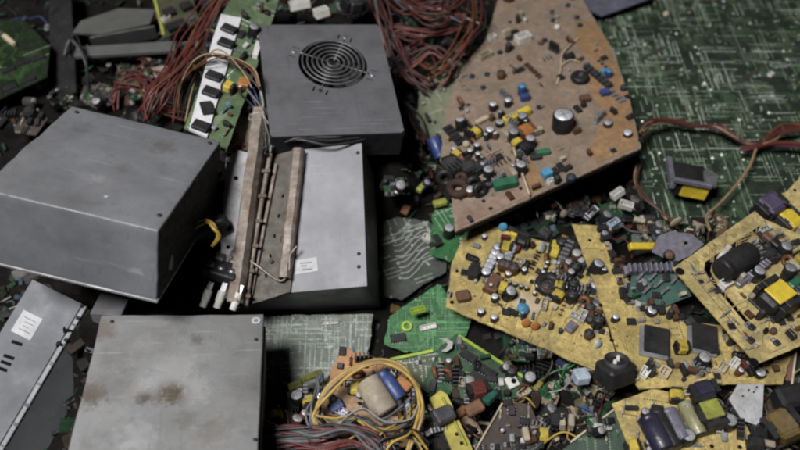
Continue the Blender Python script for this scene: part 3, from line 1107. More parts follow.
# torn board with two brown coils above the panel
TB = Board('torn_board', 'torn beige board scrap with brown coils at the top of the whitish metal strip', 'circuit board',
           [(225, 150, .178), (255, 150, .178), (245, 105, .190)], [(222, 152), (252, 155), (256, 112), (243, 96), (233, 118)], M('beige_board', (.38, .3, .22), (.26, .2, .15), .6, dust=.2, traces=.3), .0014, .0006)
TB.put(c_toroid(.005, .0024, BROWN), 232, 137); TB.put(c_toroid(.0035, .002, BROWN), 245, 147); TB.put(c_toroid(.0032, .002, BROWN), 238, 149)
TB.put(c_ecap(.0068, .012, BLACK, BLACK), 247, 108); TB.put(c_toroid(.005, .003, COPPER, True), 248, 88)
TB.put(c_conn(.008, .006, .006, WHITE), 252, 118, 80)
WORLD, KEY = 0.009, 75.0

def lying(b, px, py, a, r, l, mat, endm, z=None):
    x, y = b.pix(px, py, r)
    m = T(x, y, r + .0004) @ Rz(b.ang(px, py, a)) @ Matrix.Rotation(PI / 2, 4, 'Y') @ T(0, 0, -l / 2)
    return place(c_ecap(r, l, mat, endm), b.root, m)


# ------------------------------------------------------------------ the circuit boards
# H: big solder-side board, top right
Hb = Board('solder_side_board', 'very large dark green circuit board lying solder side up at the top right', 'circuit board',
           [(600, 60, .082), (790, 60, .082), (640, 190, .078)],
           [(594, 22), (640, -2), (700, -45), (880, -60), (880, 250), (780, 225), (700, 235), (655, 222), (628, 160), (612, 90)], PCB_DK, ragged=.0004, seed=2)
Hb.traces(900, TRACE, .0011, 21, bundle=(2, 5), seg=(.003, .013))
Hb.traces(40, M('dusty_trace', (.15, .21, .14), (.08, .12, .075), .55, dust=.25, scale=40), .001, 22, 'pale_traces', (1, 2), (.0012, .005))
Hb.traces(70, TRACE_D, .0016, 23, 'dark_traces', (2, 5), (.012, .04))
Hb.solder(11000, SOLDER, 24, r=(.0009, .0024))
Hb.solder(2200, SOLDER_B, 25, 'bright_joints', (.001, .0024))
for px, py, a, l, w in ((652, 54, 28, .05, .006), (745, 78, 28, .05, .008), (708, 40, -48, .05, .004)):
    x, y = Hb.pix(px, py)
    obj('long_socket_pad', MB().box((0, 0, .0006), (l, w, .001), .0003, 0, T(x, y) @ Rz(Hb.ang(px, py, a))), M('dark_pad', (.012, .02, .015), None, .5), Hb.root)
Hb.put(c_conn(.008, .006, .004, WHITE), 771, 74, 40); Hb.put(c_disc(.004, CREAM), 666, 14)

# G: brown TV-type board
Gb = Board('brown_circuit_board', 'big dusty brown circuit board crowded with capacitors at the top centre', 'circuit board',
           [(457, 232, .125), (641, 148, .135), (560, 20, .125)],
           [(455, 232), (641, 148), (628, 92), (612, 48), (578, -8), (500, -6), (486, 40), (462, 68), (446, 108), (440, 160), (452, 200)], PCB_BR, .0022, .0004, seed=3)
Gb.patch('orange_margin', [(574, 20), (596, 22), (611, 50), (627, 94), (638, 146), (597, 164), (588, 150), (604, 120), (588, 86), (592, 62), (576, 44)], PCB_OR)
Gb.patch('front_margin', [(458, 228), (531, 195), (527, 184), (456, 212)], M('pink_brown_board', (.3, .2, .15), (.22, .14, .1), .6, dust=.25, traces=.2))
Gb.traces(60, M('brown_board_trace', (.3, .2, .13), None, .6, dust=.3), .0012, 31, bundle=(1, 3))
P3 = [Gb.pix(455, 232), Gb.pix(641, 148)]
dx_, dy_ = P3[1][0] - P3[0][0], P3[1][1] - P3[0][1]; ll = math.hypot(dx_, dy_)
obj('front_edge_shade', MB().box((ll / 2, .0015, -.0055), (ll * .985, .003, .0065), .0006), M('under_edge_shade', (.022, .015, .012), None, .7, dust=.03, spec=.15), Gb.root, T(P3[0][0], P3[0][1]) @ Rz(math.atan2(dy_, dx_)))  # dark strip paints the shade below the board's front edge
# divider plate standing on the board
x0, y0 = Gb.pix(513, 152); x1, y1 = Gb.pix(529, 199)
dv = math.atan2(y1 - y0, x1 - x0); dl = math.hypot(x1 - x0, y1 - y0)
obj('divider_plate', MB().box((0, 0, .004), (dl, .002, .008), .0004, 0, T((x0 + x1) / 2, (y0 + y1) / 2) @ Rz(dv)), CREAM, Gb.root)
Gb.patch('orange_patch', [(515, 151), (531, 158), (545, 186), (531, 194)], PCB_OR, .0002, .0008)
P = Gb.put
P(c_conn(.011, .007, .007, WHITE), 492, 37, 25); P(c_conn(.020, .013, .009, WHITE), 523, 37, 20); P(c_conn(.021, .008, .008, CREAM), 485, 55, 27)
P(c_ecap(.003, .006, CREAM), 525, 20)
for px, py, a in ((552, 12, 70), (553, 20, 70), (568, 5, 60), (577, 17, 50), (580, 25, 40), (541, 43, 20), (545, 40, 10), (472, 76, 60), (487, 74, 60), (500, 52, 40), (512, 47, 0)):
    P(c_tran(.0065, BROWN if px == 541 else BLACK), px, py, a)
P(c_disc(.0035, WHITE), 557, 27)
P(c_toroid(.0075, .0042, BLACK), 580, 77); P(c_ecap(.006, .007, BLACK, BLACK), 581, 76)
P(c_ecap(.0052, .014, BLUE, SKY), 522, 89); P(c_film(.012, .007, .009, BLUE), 525, 97, 10)
Gb.wire('jumper_wire', [(579, 38, .002), (570, 45, .004), (562, 55, .004), (561, 68, .004), (557, 84, .002)], .0011, CREAM)
Gb.wire('jumper_wire', [(561, 66, .002), (570, 60, .004), (580, 62, .002)], .001, CREAM)
P(c_ecap(.0052, .010), 493, 106); P(c_ecap(.0048, .010), 508, 102); P(c_ecap(.0055, .012), 490, 132); P(c_ecap(.004, .011), 477, 147); P(c_ecap(.0036, .009), 470, 152)
P(c_film(.018, .006, .005, CREAM), 482, 120, 28)
P(c_film(.038, .009, .009, YEL), 517, 115, 24)
P(c_trafo(.022, .017, .014, ORANGE, BROWN), 526, 131, 24)
P(c_ecap(.0125, .022, BLACK, CAPTOP), 563, 120)
P(c_film(.016, .007, .006, GREEN), 543, 152, 8); P(c_film(.013, .006, .006, DGREY), 536, 157, 8)
P(c_film(.027, .011, .010, GREEN), 505, 183, 12)
P(c_film(.012, .010, .009, SKY), 547, 173, 20); P(c_conn(.008, .006, .006, WHITE), 551, 181, 20); P(c_ecap(.004, .010, BLACK, BLACK), 557, 179)
P(c_ecap(.0052, .013, BLUE, GREY), 433, 146) if False else None
P(c_ecap(.0045, .010, BLUE, SKY), 609, 73); P(c_film(.009, .006, .006, SKY), 604, 71, 15); P(c_film(.012, .009, .007, BLUE), 605, 92, 10); P(c_film(.013, .009, .007, BROWN), 585, 98, 10)
P(c_sink(.03, .02, .014, 6, DGREY), 452, 168, 30); P(c_toroid(.0095, .0045, grim_dim(BROWN, .5)), 458, 188); P(c_toroid(.007, .0035, BLACK, True), 445, 178)
P(c_trafo(.018, .014, .012, DGREY), 476, 168, 30)
P(c_ecap(.0035, .008), 454, 150); P(c_ecap(.0035, .008), 478, 155); P(c_disc(.004, CREAM), 466, 144)
P(c_chip(.014, .008), 497, 158, 24); P(c_chip(.012, .006), 520, 70, 24)
Gb.rows(11, random.Random(55), [P_TRAN, P_RES, P_CAP, P_DARK, P_DISC])
Gb.fill(16, random.Random(57), [lambda g: c_toroid(.006, .0034, BLACK, True), P_TRAN, lambda g: c_trafo(.018, .015, .014, DGREY), lambda g: c_toroid(.005, .003, grim_dim(BROWN, .6))], .007, [(442, 160), (478, 158), (486, 192), (456, 204)])
Gb.fill(22, random.Random(56), [P_TALL], .008, [(445, 140), (500, 100), (560, 150), (500, 190), (455, 205)])
Gb.fill(72, random.Random(5), POOLB, .0065)
Gb.fill(30, random.Random(6), [P_CAP, P_DISC, P_RES], .005, [(445, 140), (500, 110), (540, 140), (500, 190), (455, 205)])

# F: mother board strip with the white socket plate
Fb = Board('mother_board', 'long narrow green circuit board with a white socket plate beside the fan box', 'circuit board',
           [(190, 132, .22), (226, 150, .212), (250, 20, .215)],
           [(184, 128), (209, 140), (226, 152), (238, 118), (252, 80), (268, 32), (284, -14), (238, -14), (222, 14), (206, 70)], PCB_F, ragged=.0003, seed=4)
Fb.patch('socket_plate', [(189, 131), (207, 139), (241, 20), (221, 16), (213, 40)], M('white_plate', (.58, .58, .6), (.48, .48, .5), .5, dust=.1, dirt=.3), .0003, .003)
for px, py, a in ((229, 31, -22), (226, 45, -20), (214, 78, -20), (211, 94, -20), (207, 110, -72), (201, 128, -20)):
    Fb.put(c_film(.017, .0125, .004, BLACK), px, py, a, z=.003, name='socket')
Fb.patch('white_socket', [(252, 58), (257, 60), (264, 40), (258, 38)], WHITE, .0003, .006)
Fb.put(c_film(.012, .012, .006, ORANGE), 244, 83, 70)
Fb.traces(40, M('pale_green_trace', (.26, .32, .2), None, .5), .0008, 41)
Fb.solder(160, SOLDER_B, 42)
Fb.fill(26, random.Random(9), POOL, .007, [(240, 10), (275, -5), (255, 60), (225, 140), (212, 138)])

# K: yellow board, left
Kb = Board('yellow_circuit_board', 'yellow circuit board with a round black coil, under the front edge of the brown board', 'circuit board',
           [(447, 305, .088), (605, 362, .092), (485, 228, .092)],
           [(446, 307), (452, 262), (462, 240), (486, 222), (520, 236), (580, 250), (600, 300), (615, 352), (606, 366), (594, 370), (520, 338)], PCB_YE, .0018, .0004, seed=5)
Kb.traces(70, TRACE_Y, .0012, 51, bundle=(1, 3)); Kb.solder(220, M('dark_solder', (.13, .11, .07), None, .5, .3), 52)
P = Kb.put
P(c_ecap(.0062, .004, SKY, SKY), 523, 308); P(c_disc(.0055, SKY), 524, 311, 20)
Kb.patch('cream_panel', [(512, 306), (518, 291), (545, 302), (536, 318)], CREAM, .0003, .0012)
P(c_toroid(.0095, .0052, BLACK), 549, 284); P(c_ecap(.0075, .010, BLACK, DGREY), 551, 286)
P(c_film(.026, .004, .006, YEL), 521, 238, -22); P(c_film(.026, .005, .004, BLACK), 519, 232, -22)
P(c_trafo(.022, .016, .010, BROWN, BROWN), 494, 284, 60); P(c_chip(.02, .006), 505, 285, -24)
P(c_disc(.006, PALEBLUE), 543, 247, 60); P(c_disc(.005, SKY), 503, 227); P(c_ecap(.0045, .008, DGREY), 500, 258); P(c_conn(.012, .008, .006, WHITE), 500, 261, 20)
P(c_film(.014, .012, .007, BROWN), 463, 296, 10); P(c_conn(.006, .003, .008, WHITE), 449, 294, 80)
P(c_disc(.005, ORANGE), 526, 323, 10); P(c_disc(.005, ORANGE), 535, 326, 10); P(c_ecap(.0038, .008, DGREY), 481, 312); P(c_ecap(.0038, .008, DGREY), 494, 318)
P(c_film(.012, .009, .007, LAV), 571, 327, 50); P(c_ecap(.005, .008, BROWN, BLACK), 589, 334); P(c_disc(.0045, PALEBLUE), 598, 344, 30)
P(c_sink(.03, .008, .014, 5, SILVER), 566, 252, 62); P(c_ecap(.006, .015, BLACK, BLACK), 575, 268)
for px, py, r in ((457, 271, .0018), (473, 270, .0018), (498, 274, .003), (452, 302, .0024)):
    P(c_hole(r), px, py)
Kb.wire('jumper_wire', [(487, 290, .002), (497, 302, .006), (508, 312, .006), (520, 316, .002)], .0009, BLACK)
Kb.rows(8, random.Random(58), [P_RES, P_CAP, P_DISC], [(460, 262), (500, 240), (575, 262), (600, 330), (500, 310)])
Kb.fill(34, random.Random(59), [P_TALL, P_DARK, P_CAP], .006, [(530, 245), (578, 252), (606, 310), (600, 330), (556, 300)])
Kb.fill(30, random.Random(71), [lambda g: c_sink(.018, .007, .012, 5, ALU), P_DARK, P_DARK, P_TRAN, lambda g: c_ecap(.006, .014, BLACK, BLACK)], .0055, [(556, 246), (580, 254), (612, 330), (604, 338), (570, 300)])
Kb.fill(46, random.Random(12), POOL, .0058, [(458, 264), (490, 232), (575, 256), (600, 340), (560, 335), (480, 305)])

# L: yellow board, middle with two black chips
Lb = Board('yellow_two_chip_board', 'long yellow circuit board carrying two square black chips side by side', 'circuit board',
           [(640, 388, .112), (785, 384, .104), (575, 225, .114)],
           [(572, 224), (604, 226), (612, 256), (690, 322), (760, 330), (792, 352), (783, 384), (710, 384), (640, 389), (624, 372), (606, 316)], PCB_YE, .0018, .0004, seed=6)
Lb.traces(80, TRACE_Y, .0013, 61, bundle=(1, 3)); Lb.solder(200, MATS['dark_solder'], 62)
P = Lb.put
for px, py in ((653, 344), (701, 341)):
    x, y = Lb.pix(px, py)
    fr_ = obj('chip_frame', MB().box((0, 0, .002), (.0275, .0335, .004), .0006), ALU, Lb.root, T(x, y) @ Rz(Lb.ang(px, py, -12)))
    Lb.used += [(x + .006 * i, y + .006 * j) for i in range(-3, 4) for j in range(-3, 4)]
    obj('chip', MB().box((0.0022, 0.002, .0048), (.0245, .0305, .0030), .0007), BLACK, fr_)
P(c_conn(.011, .008, .005, CREAM), 632, 377, 10); P(c_conn(.012, .008, .005, WHITE), 645, 372, 60); P(c_conn(.012, .009, .005, CREAM), 665, 372, 60)
P(c_conn(.012, .008, .005, CREAM), 723, 367, 55); P(c_conn(.012, .008, .005, WHITE), 735, 363, 55)
P(c_ecap(.002, .004, BLACK, BLACK), 684, 379); P(c_ecap(.0035, .008), 615, 318)
for px, py, r in ((630, 280, .002), (612, 340, .0022), (601, 305, .002), (590, 240, .002)):
    P(c_hole(r), px, py)
P(c_film(.009, .007, .006, DGREY), 690, 322, 20); P(c_film(.01, .005, .006, BLACK), 714, 352, 0)
Lb.rows(8, random.Random(60), [P_RES, P_CAP, P_DISC, P_CONN], [(622, 320), (690, 325), (770, 340), (770, 375), (640, 380)])
Lb.fill(44, random.Random(15), POOL, .0062, [(622, 320), (690, 325), (780, 340), (775, 375), (640, 380)])
Lb.fill(70, random.Random(16), [P_DARK, P_DARK, P_TRAN, P_CHIP, P_CAP, P_PALE], .0045, [(600, 228), (616, 256), (690, 322), (640, 312), (622, 300)])


# green daughter board with bright legs, on L under M
Db = Board('daughter_board', 'small dark green circuit board with silver legs under a lavender heat sink', 'circuit board',
           [(632, 300, .118), (682, 292, .116), (638, 266, .128)], [(628, 296), (634, 266), (676, 264), (692, 296), (660, 308)], M('teal_board', (.03, .1, .08), (.02, .06, .05), .5, dust=.2), .0014, .0003)
Db.put(c_sink(.05, .009, .012, 9, LAV), 650, 268, 2)
for i, (px, py) in enumerate(((640, 276), (652, 277), (664, 291), (674, 280), (646, 290), (658, 284))):
    Db.put(c_film(.012, .003, .004, SILVER), px, py, (50, 45, 40)[i % 3])
Db.fill(12, random.Random(19), [P_CHIP, P_FILM, P_TRAN], .006)

# M: cream-yellow board in front on the right
Mb = Board('cream_circuit_board', 'cream circuit board with a yellow capped transformer and corner screw holes', 'circuit board',
           [(675, 268, .138), (757, 362, .136), (755, 211, .132)],
           [(673, 268), (755, 211), (764, 219), (840, 252), (866, 330), (800, 346), (757, 364), (734, 338)], PCB_YC, .0018, .0002,
           holes=[[(762, 224), (705, 262), (704, 270), (712, 283), (752, 331), (756, 328), (716, 281), (711, 270), (712, 264), (764, 229)]], seed=7)
Mb.traces(60, M('cream_board_trace', (.38, .29, .13), None, .6), .0011, 71, bundle=(1, 3)); Mb.solder(160, MATS['dark_solder'], 72)
P = Mb.put
for px, py in ((680, 271), (754, 362)):
    P(c_hole(.0048), px, py)
lying(Mb, 736, 262, 33, .0125, .044, BLACK, DGREY); P(c_film(.02, .005, .010, WHITE), 724, 253, 48)
P(c_sink(.034, .007, .012, 7, LAV), 758, 270, 38); P(c_conn(.012, .009, .007, WHITE), 726, 283, 30); P(c_film(.015, .006, .006, LAV), 742, 282, 35)
P(c_trafo(.036, .034, .022, BLACK, BLACK, YEL), 777, 297, -42)
P(c_film(.018, .008, .008, GREEN), 795, 283, 35); P(c_film(.012, .008, .008, BLACK), 775, 244, -40); P(c_film(.012, .008, .008, BROWN), 768, 238, -40)
for px, py, a in ((732, 326, 0), (752, 327, 40), (751, 340, 40), (782, 322, 10), (790, 318, 0)):
    P(c_tran(.0065), px, py, a)
Mb.strip('silk_line', [(690, 272), (742, 335)], .0008, .0003, M('brown_ink', (.2, .13, .06), None, .7, dust=0), .00015)
mb = MB()
for i in range(6):
    x, y = Mb.pix(696 + i * 9.5, 262 - i * 6.6)
    mb.box((0, 0, .0002), (.007, .0045, .0003), 0, 0, T(x, y) @ Rz(Mb.ang(700, 258, 35)))
obj('printed_marks', mb, M('pale_ink', (.34, .25, .1), None, .7, dust=.1), Mb.root)
Mb.rows(7, random.Random(63), [P_RES, P_CAP, P_DARK], [(765, 230), (840, 255), (860, 330), (760, 350), (715, 275)])
Mb.fill(14, random.Random(64), [P_TALL], .007, [(765, 230), (840, 255), (850, 300), (790, 320), (730, 275)])
Mb.fill(50, random.Random(21), POOL, .0058, [(765, 230), (840, 255), (860, 330), (760, 350), (715, 275)])
Mb.fill(10, random.Random(23), [P_RES, P_TRAN], .006, [(690, 270), (700, 268), (750, 335), (757, 358)])

# N: board behind it at the right edge
Nb = Board('far_yellow_board', 'yellow circuit board with a dark violet transformer cut off by the right edge', 'circuit board',
           [(760, 222, .112), (860, 200, .112), (800, 170, .118)], [(752, 218), (766, 200), (786, 192), (806, 172), (880, 140), (880, 262), (800, 258), (764, 232)], PCB_YC, .0018, .0003, seed=8)
Nb.put(c_trafo(.034, .024, .022, M('violet_dark', (.06, .045, .11), None, .4)), 770, 206, 32); Nb.put(c_trafo(.026, .022, .016, YEL, DGREY), 790, 220, 32)
Nb.put(c_film(.02, .004, .008, BLACK), 777, 192, 35); Nb.put(c_hole(.002), 789, 236); Nb.put(c_hole(.002), 795, 190)
Nb.fill(26, random.Random(24), POOL, .008)

# O: board at the bottom right with striped coils
Ob = Board('coil_board', 'yellow circuit board at the bottom right with big striped capacitors and a yellow green coil', 'circuit board',
           [(618, 405, .112), (745, 425, .118), (640, 455, .112)], [(612, 404), (652, 389), (700, 396), (744, 422), (768, 470), (780, 500), (640, 500), (626, 440)], PCB_YE, .0018, .0003, seed=9)
P = Ob.put
VIO = M('violet_sleeve', (.016, .015, .04), (.011, .011, .025), .35, dust=.1)
lying(Ob, 656, 434, -62, .010, .033, VIO, BLACK); lying(Ob, 675, 426, -62, .0085, .030, M('grey_violet_sleeve', (.15, .145, .19), (.09, .088, .12), .4, dust=.1), BLACK)
lying(Ob, 665, 430, -62, .0085, .036, BLACK, BLACK); lying(Ob, 692, 419, -62, .0065, .032, M('olive_cream_sleeve', (.26, .25, .14), None, .4, dust=.1), BLACK)
Ob.strip('white_divider', [(646, 426), (658, 450)], .003, .012, WHITE)
P(c_trafo(.030, .024, .020, BLACK, BLACK, grim_dim(YGREEN, .8, 1.0)), 710, 413, -62)
Ob.strip('white_stripe', [(664, 421), (676, 446)], .0025, .018, grim_dim(LAV, .9)); P(c_trafo(.026, .016, .014, VIO), 704, 390, 15)
P(c_hole(.002), 712, 446); P(c_hole(.002), 740, 447); P(c_conn(.012, .008, .006, CREAM), 686, 392, 10)
Ob.traces(40, TRACE_Y, .0012, 91, bundle=(1, 3)); Ob.solder(120, MATS['dark_solder'], 92)
Ob.fill(16, random.Random(62), [P_TALL], .008)
Ob.fill(40, random.Random(27), POOL, .006)

# smaller boards in the gaps
S1 = Board('speckled_board', 'speckled grey green board scrap with a rounded corner below the pale metal box', 'circuit board',
           [(290, 372, .05), (366, 372, .05), (300, 322, .062)], [(262, 316), (373, 314), (370, 345), (364, 366), (348, 374), (330, 388), (270, 392)], PCB_GREY, ragged=.0004, seed=10)
S1.solder(950, SOLDER_B, 101); S1.traces(40, TRACE_W, .0007, 102); S1.put(c_conn(.016, .003, .003, WHITE), 331, 323, 3)  # the thin white connector piece paints a glint on the board
S2 = Board('wavy_trace_board', 'grey green board scrap with wavy parallel traces right of the pale metal box', 'circuit board',
           [(388, 290, .058), (440, 272, .058), (395, 225, .07)], [(376, 296), (382, 222), (398, 217), (430, 222), (446, 240), (446, 272), (424, 284), (402, 300)], M('wavy_board', (.04, .055, .046), (.025, .035, .03), .5, dust=.25, traces=.4), ragged=.0007, seed=11)
mb = MB()
for i in range(9):
    pts = []
    for k in range(8):
        px = 390 + k * 7 + i * 1.5; py = 232 + i * 5.5 - k * 3.2 + 5 * math.sin(k * 1.1 + .5)
        x, y = S2.pix(px, py)
        if inside((x, y), S2.poly):
            pts.append((x, y, .0003))
    if len(pts) > 2:
        mb.tube(crom(pts, 5), .0008, 4)
o = obj('wavy_traces', mb, M('wavy_trace', (.42, .43, .42), None, .4), S2.root)
S2.solder(260, SOLDER_B, 104, r=(.001, .0018)); S2.put(c_conn(.012, .007, .006, WHITE), 428, 238, -25)
S3 = Board('bright_green_board', 'bright green board scrap between the wavy trace board and the yellow board', 'circuit board',
           [(400, 330, .055), (460, 330, .055), (440, 285, .066)], [(384, 344), (390, 316), (414, 300), (438, 284), (452, 300), (472, 318), (466, 336), (440, 350), (404, 352)], PCB_GR, ragged=.0006, seed=12)
S3.solder(420, M('green_solder', (.2, .42, .22), None, .4, .2), 106); S3.traces(24, M('bright_trace', (.08, .3, .1), None, .5), .0008, 107)
S3.put(c_conn(.018, .006, .004, WHITE), 428, 327, 12); S3.put(c_toroid(.0045, .0016, LIME), 407, 326); S3.put(c_chip(.016, .009), 398, 338, 10)
S4 = Board('deep_green_board', 'dark green memory board with a lime edge strip at the bottom centre', 'circuit board',
           [(440, 392, .062), (520, 395, .055), (470, 345, .07)], [(420, 392), (440, 346), (458, 333), (534, 384), (528, 396), (490, 402)], M('deep_green_board', (.018, .085, .03), (.01, .05, .02), .45, dust=.2, traces=.5), ragged=.0004, seed=13)
S4.strip('lime_edge', [(458, 336), (533, 384)], .0032, .003, LIME)
for px, py, a in ((468, 356, -32), (488, 372, -32), (478, 378, -32), (456, 372, -32)):
    S4.put(c_chip(.017, .009), px, py, a)
S4.put(c_film(.012, .012, .004, WHITE), 512, 382, 25); S4.put(c_hole(.0028), 513, 382, z=.0044); S4.put(c_conn(.014, .008, .005, CREAM), 524, 392, 40)
S4.fill(24, random.Random(33), POOL, .006)
S9 = Board('green_corner_scrap', 'bright green board corner showing left of the yellow board with the black coil', 'circuit board',
           [(440, 250, .075), (462, 240, .075), (445, 205, .085)], [(430, 254), (432, 214), (446, 200), (466, 214), (470, 246), (450, 262)], PCB_GR, .0014, .0006, seed=30)
S9.solder(90, SOLDER_B, 151); S9.fill(8, random.Random(66), POOLB, .006)
S5 = Board('pin_row_board', 'small dark board with a lime strip and pin rows behind the yellow wire loop', 'circuit board',
           [(395, 380, .062), (440, 376, .062), (400, 352, .072)], [(390, 360), (434, 350), (442, 356), (448, 394), (404, 396)], M('pin_board', (.05, .07, .02), (.03, .045, .015), .5, dust=.2), .0014, seed=14)
S5.strip('lime_edge', [(390, 360), (433, 351)], .0032, .0035, LIME)
S5.strip('pale_edge', [(439, 358), (447, 392)], .002, .003, M('pale_olive', (.36, .36, .17), None, .5))
S5.solder(120, SOLDER_B, 108, r=(.001, .0016)); S5.fill(8, random.Random(35), [P_CHIP, P_TRAN], .006)
S6 = Board('dark_card', 'dark brown board with one long pale edge at the bottom centre', 'circuit board',
           [(478, 448, .062), (520, 448, .06), (500, 402, .082)], [(474, 452), (502, 402), (530, 404), (545, 440), (530, 480), (470, 480)], M('dark_brown_board', (.05, .032, .028), (.03, .02, .018), .55, dust=.2, traces=.4), .0014, seed=15)
S6.strip('pale_edge', [(474, 452), (502, 403)], .0016, .0025, CREAM); S6.fill(24, random.Random(36), POOLB, .007); S6.solder(60, SOLDER, 110)
S7 = Board('bottom_green_board', 'dark green board with a cream edge at the bottom, left of the striped capacitors', 'circuit board',
           [(570, 448, .095), (632, 448, .098), (612, 412, .104)], [(560, 452), (618, 406), (630, 440), (640, 490), (560, 500)], M('bottom_green', (.015, .05, .03), (.01, .032, .02), .5, dust=.2, traces=.5), .0014, seed=16)
S7.strip('cream_edge', [(570, 443), (618, 407)], .0018, .003, CREAM); S7.solder(90, SOLDER, 111); S7.traces(14, TRACE, .0008, 112)
S8 = Board('red_corner_board', 'small triangular red brown board with pale edges under the cream board at the right', 'circuit board',
           [(762, 372, .095), (790, 384, .095), (796, 350, .105)], [(758, 372), (797, 346), (791, 389)], M('red_brown_board', (.14, .055, .04), (.09, .035, .028), .5, dust=.2), .0014, seed=17)
S8.strip('pale_edge', [(759, 373), (790, 388)], .0018, .002, CREAM); S8.strip('pale_edge', [(791, 388), (796, 348)], .0018, .002, CREAM); S8.put(c_film(.01, .008, .005, RED), 778, 372, 30)
# top-left boards and plates
T1 = Board('shadowed_green_board', 'dim green circuit board with glossy rows of chips in the top left corner', 'circuit board',
           [(-10, 96, .13), (46, 74, .13), (0, 40, .135)], [(-60, 118), (0, 99), (47, 77), (50, 46), (24, 20), (-60, 20)], M('dim_green_board', (.008, .022, .007), (.005, .013, .004), .45, dust=.05, traces=.6), seed=18)
T1.traces(40, M('dim_green_trace', (.035, .08, .022), None, .4, dust=.05), .0012, 121); T1.solder(120, SOLDER, 122)
for px, py in ((8, 70), (24, 62), (38, 58), (10, 88), (28, 80)):
    T1.put(c_chip(.017, .008), px, py, 22)
T1.put(c_film(.026, .006, .006, CREAM), 9, 40, -40)
T3 = Board('black_socket_board', 'olive edged board with black square sockets at the top left, above the red wires', 'circuit board',
           [(160, 36, .13), (195, 30, .13), (165, 0, .135)], [(164, 38), (150, -10), (190, -14), (199, 22)], M('olive_board', (.05, .055, .028), (.03, .034, .018), .5, dust=.2), seed=19)
T3.strip('olive_edge', [(155, 0), (164, 36)], .004, .003, YGREEN)
for px, py in ((169, 12), (180, 24), (186, 6), (172, 27)):
    T3.put(c_film(.015, .013, .008, BLACK), px, py, 20)
T3.put(c_conn(.012, .006, .006, WHITE), 166, 18, 30); T3.put(c_conn(.01, .008, .006, GREY), 190, 18, -50)
C1 = Board('faded_green_board', 'faded green board scrap below the red wires at the top centre', 'circuit board',
           [(425, 130, .085), (455, 118, .09), (440, 70, .11)], [(415, 140), (420, 84), (450, 58), (468, 66), (450, 100), (444, 140)], M('faded_board', (.17, .19, .11), (.11, .14, .075), .55, dust=.35, traces=.3), .0014, .0006, seed=20)
C1.solder(60, SOLDER_B, 131); C1.put(c_disc(.003, WHITE), 461, 78); C1.fill(8, random.Random(40), POOLB, .008)
C2 = Board('blue_grey_sheet', 'smooth blue grey plastic sheet behind the brown board at the top', 'plastic sheet',
           [(585, 10, .10), (640, 4, .10), (600, -10, .105)], [(580, 6), (602, 16), (652, -2), (660, -30), (570, -30)], M('blue_grey_sheet', (.11, .115, .16), None, .4, dust=.15), .002, pname='sheet')

# P: orange power board with the yellow loop
Pb = Board('orange_power_board', 'small orange circuit board with a beige taped coil inside a loop of yellow wire', 'circuit board',
           [(320, 436, .078), (415, 432, .078), (350, 356, .094)], [(316, 440), (326, 384), (342, 346), (388, 362), (420, 384), (424, 440), (370, 460)], PCB_OR, .0016, .0003, seed=21)
P = Pb.put
Pb.patch('bare_strip', [(330, 372), (344, 348), (386, 364), (378, 374), (350, 368), (338, 392)], M('pale_orange_board', (.4, .2, .08), (.3, .14, .05), .55, dust=.15), .0003, .0009)
lying(Pb, 377, 397, -58, .0125, .036, BEIGE, BEIGE)
lying(Pb, 391, 386, -55, .008, .032, BLUE, BLACK)
P(c_ecap(.005, .008, SKY, PALEBLUE), 407, 408); P(c_disc(.006, CREAM), 390, 376); P(c_conn(.012, .008, .006, LAV), 342, 412, -30); P(c_film(.014, .01, .006, BLUE), 336, 406, 30)
P(c_trafo(.02, .016, .012, DGREY), 350, 424, 10); P(c_film(.016, .01, .008, ORANGE), 404, 384, -40); P(c_chip(.014, .007), 362, 424, 30)
Pb.fill(10, random.Random(65), [P_TALL], .007)
Pb.fill(44, random.Random(44), POOL, .006)
Pb.traces(20, M('orange_trace', (.28, .1, .03), None, .5), .001, 141, bundle=(1, 3))

# ------------------------------------------------------------------ wires
def zline(pts):
    return [at(px, py, z) for px, py, z in pts]


CORE = {'red': M('red_wire', (.11, .015, .014), (.065, .01, .009), .45, dust=.15), 'maroon': M('maroon_wire', (.085, .016, .016), None, .5, dust=.15),
        'brown': M('brown_wire', (.06, .026, .018), None, .5, dust=.2), 'orange': M('orange_wire', (.12, .04, .015), None, .45, dust=.15),
        'yellow': M('yellow_wire', (.42, .28, .05), (.27, .18, .035), .42, dust=.12), 'black': M('black_wire', (.014, .014, .015), None, .4, dust=.15),
        'grey': M('grey_wire', (.13, .13, .14), None, .5, dust=.15), 'pink': M('pink_wire', (.2, .065, .06), None, .45, dust=.15),
        'tan': M('tan_wire', (.32, .22, .12), None, .5, dust=.15), 'white': M('white_wire', (.3, .29, .27), None, .5, dust=.1),
        'green': M('green_wire', (.03, .17, .07), None, .45, dust=.15), 'purple': M('purple_wire', (.15, .03, .07), None, .45, dust=.15), 'blue': M('blue_wire', (.04, .07, .2), None, .45, dust=.1)}


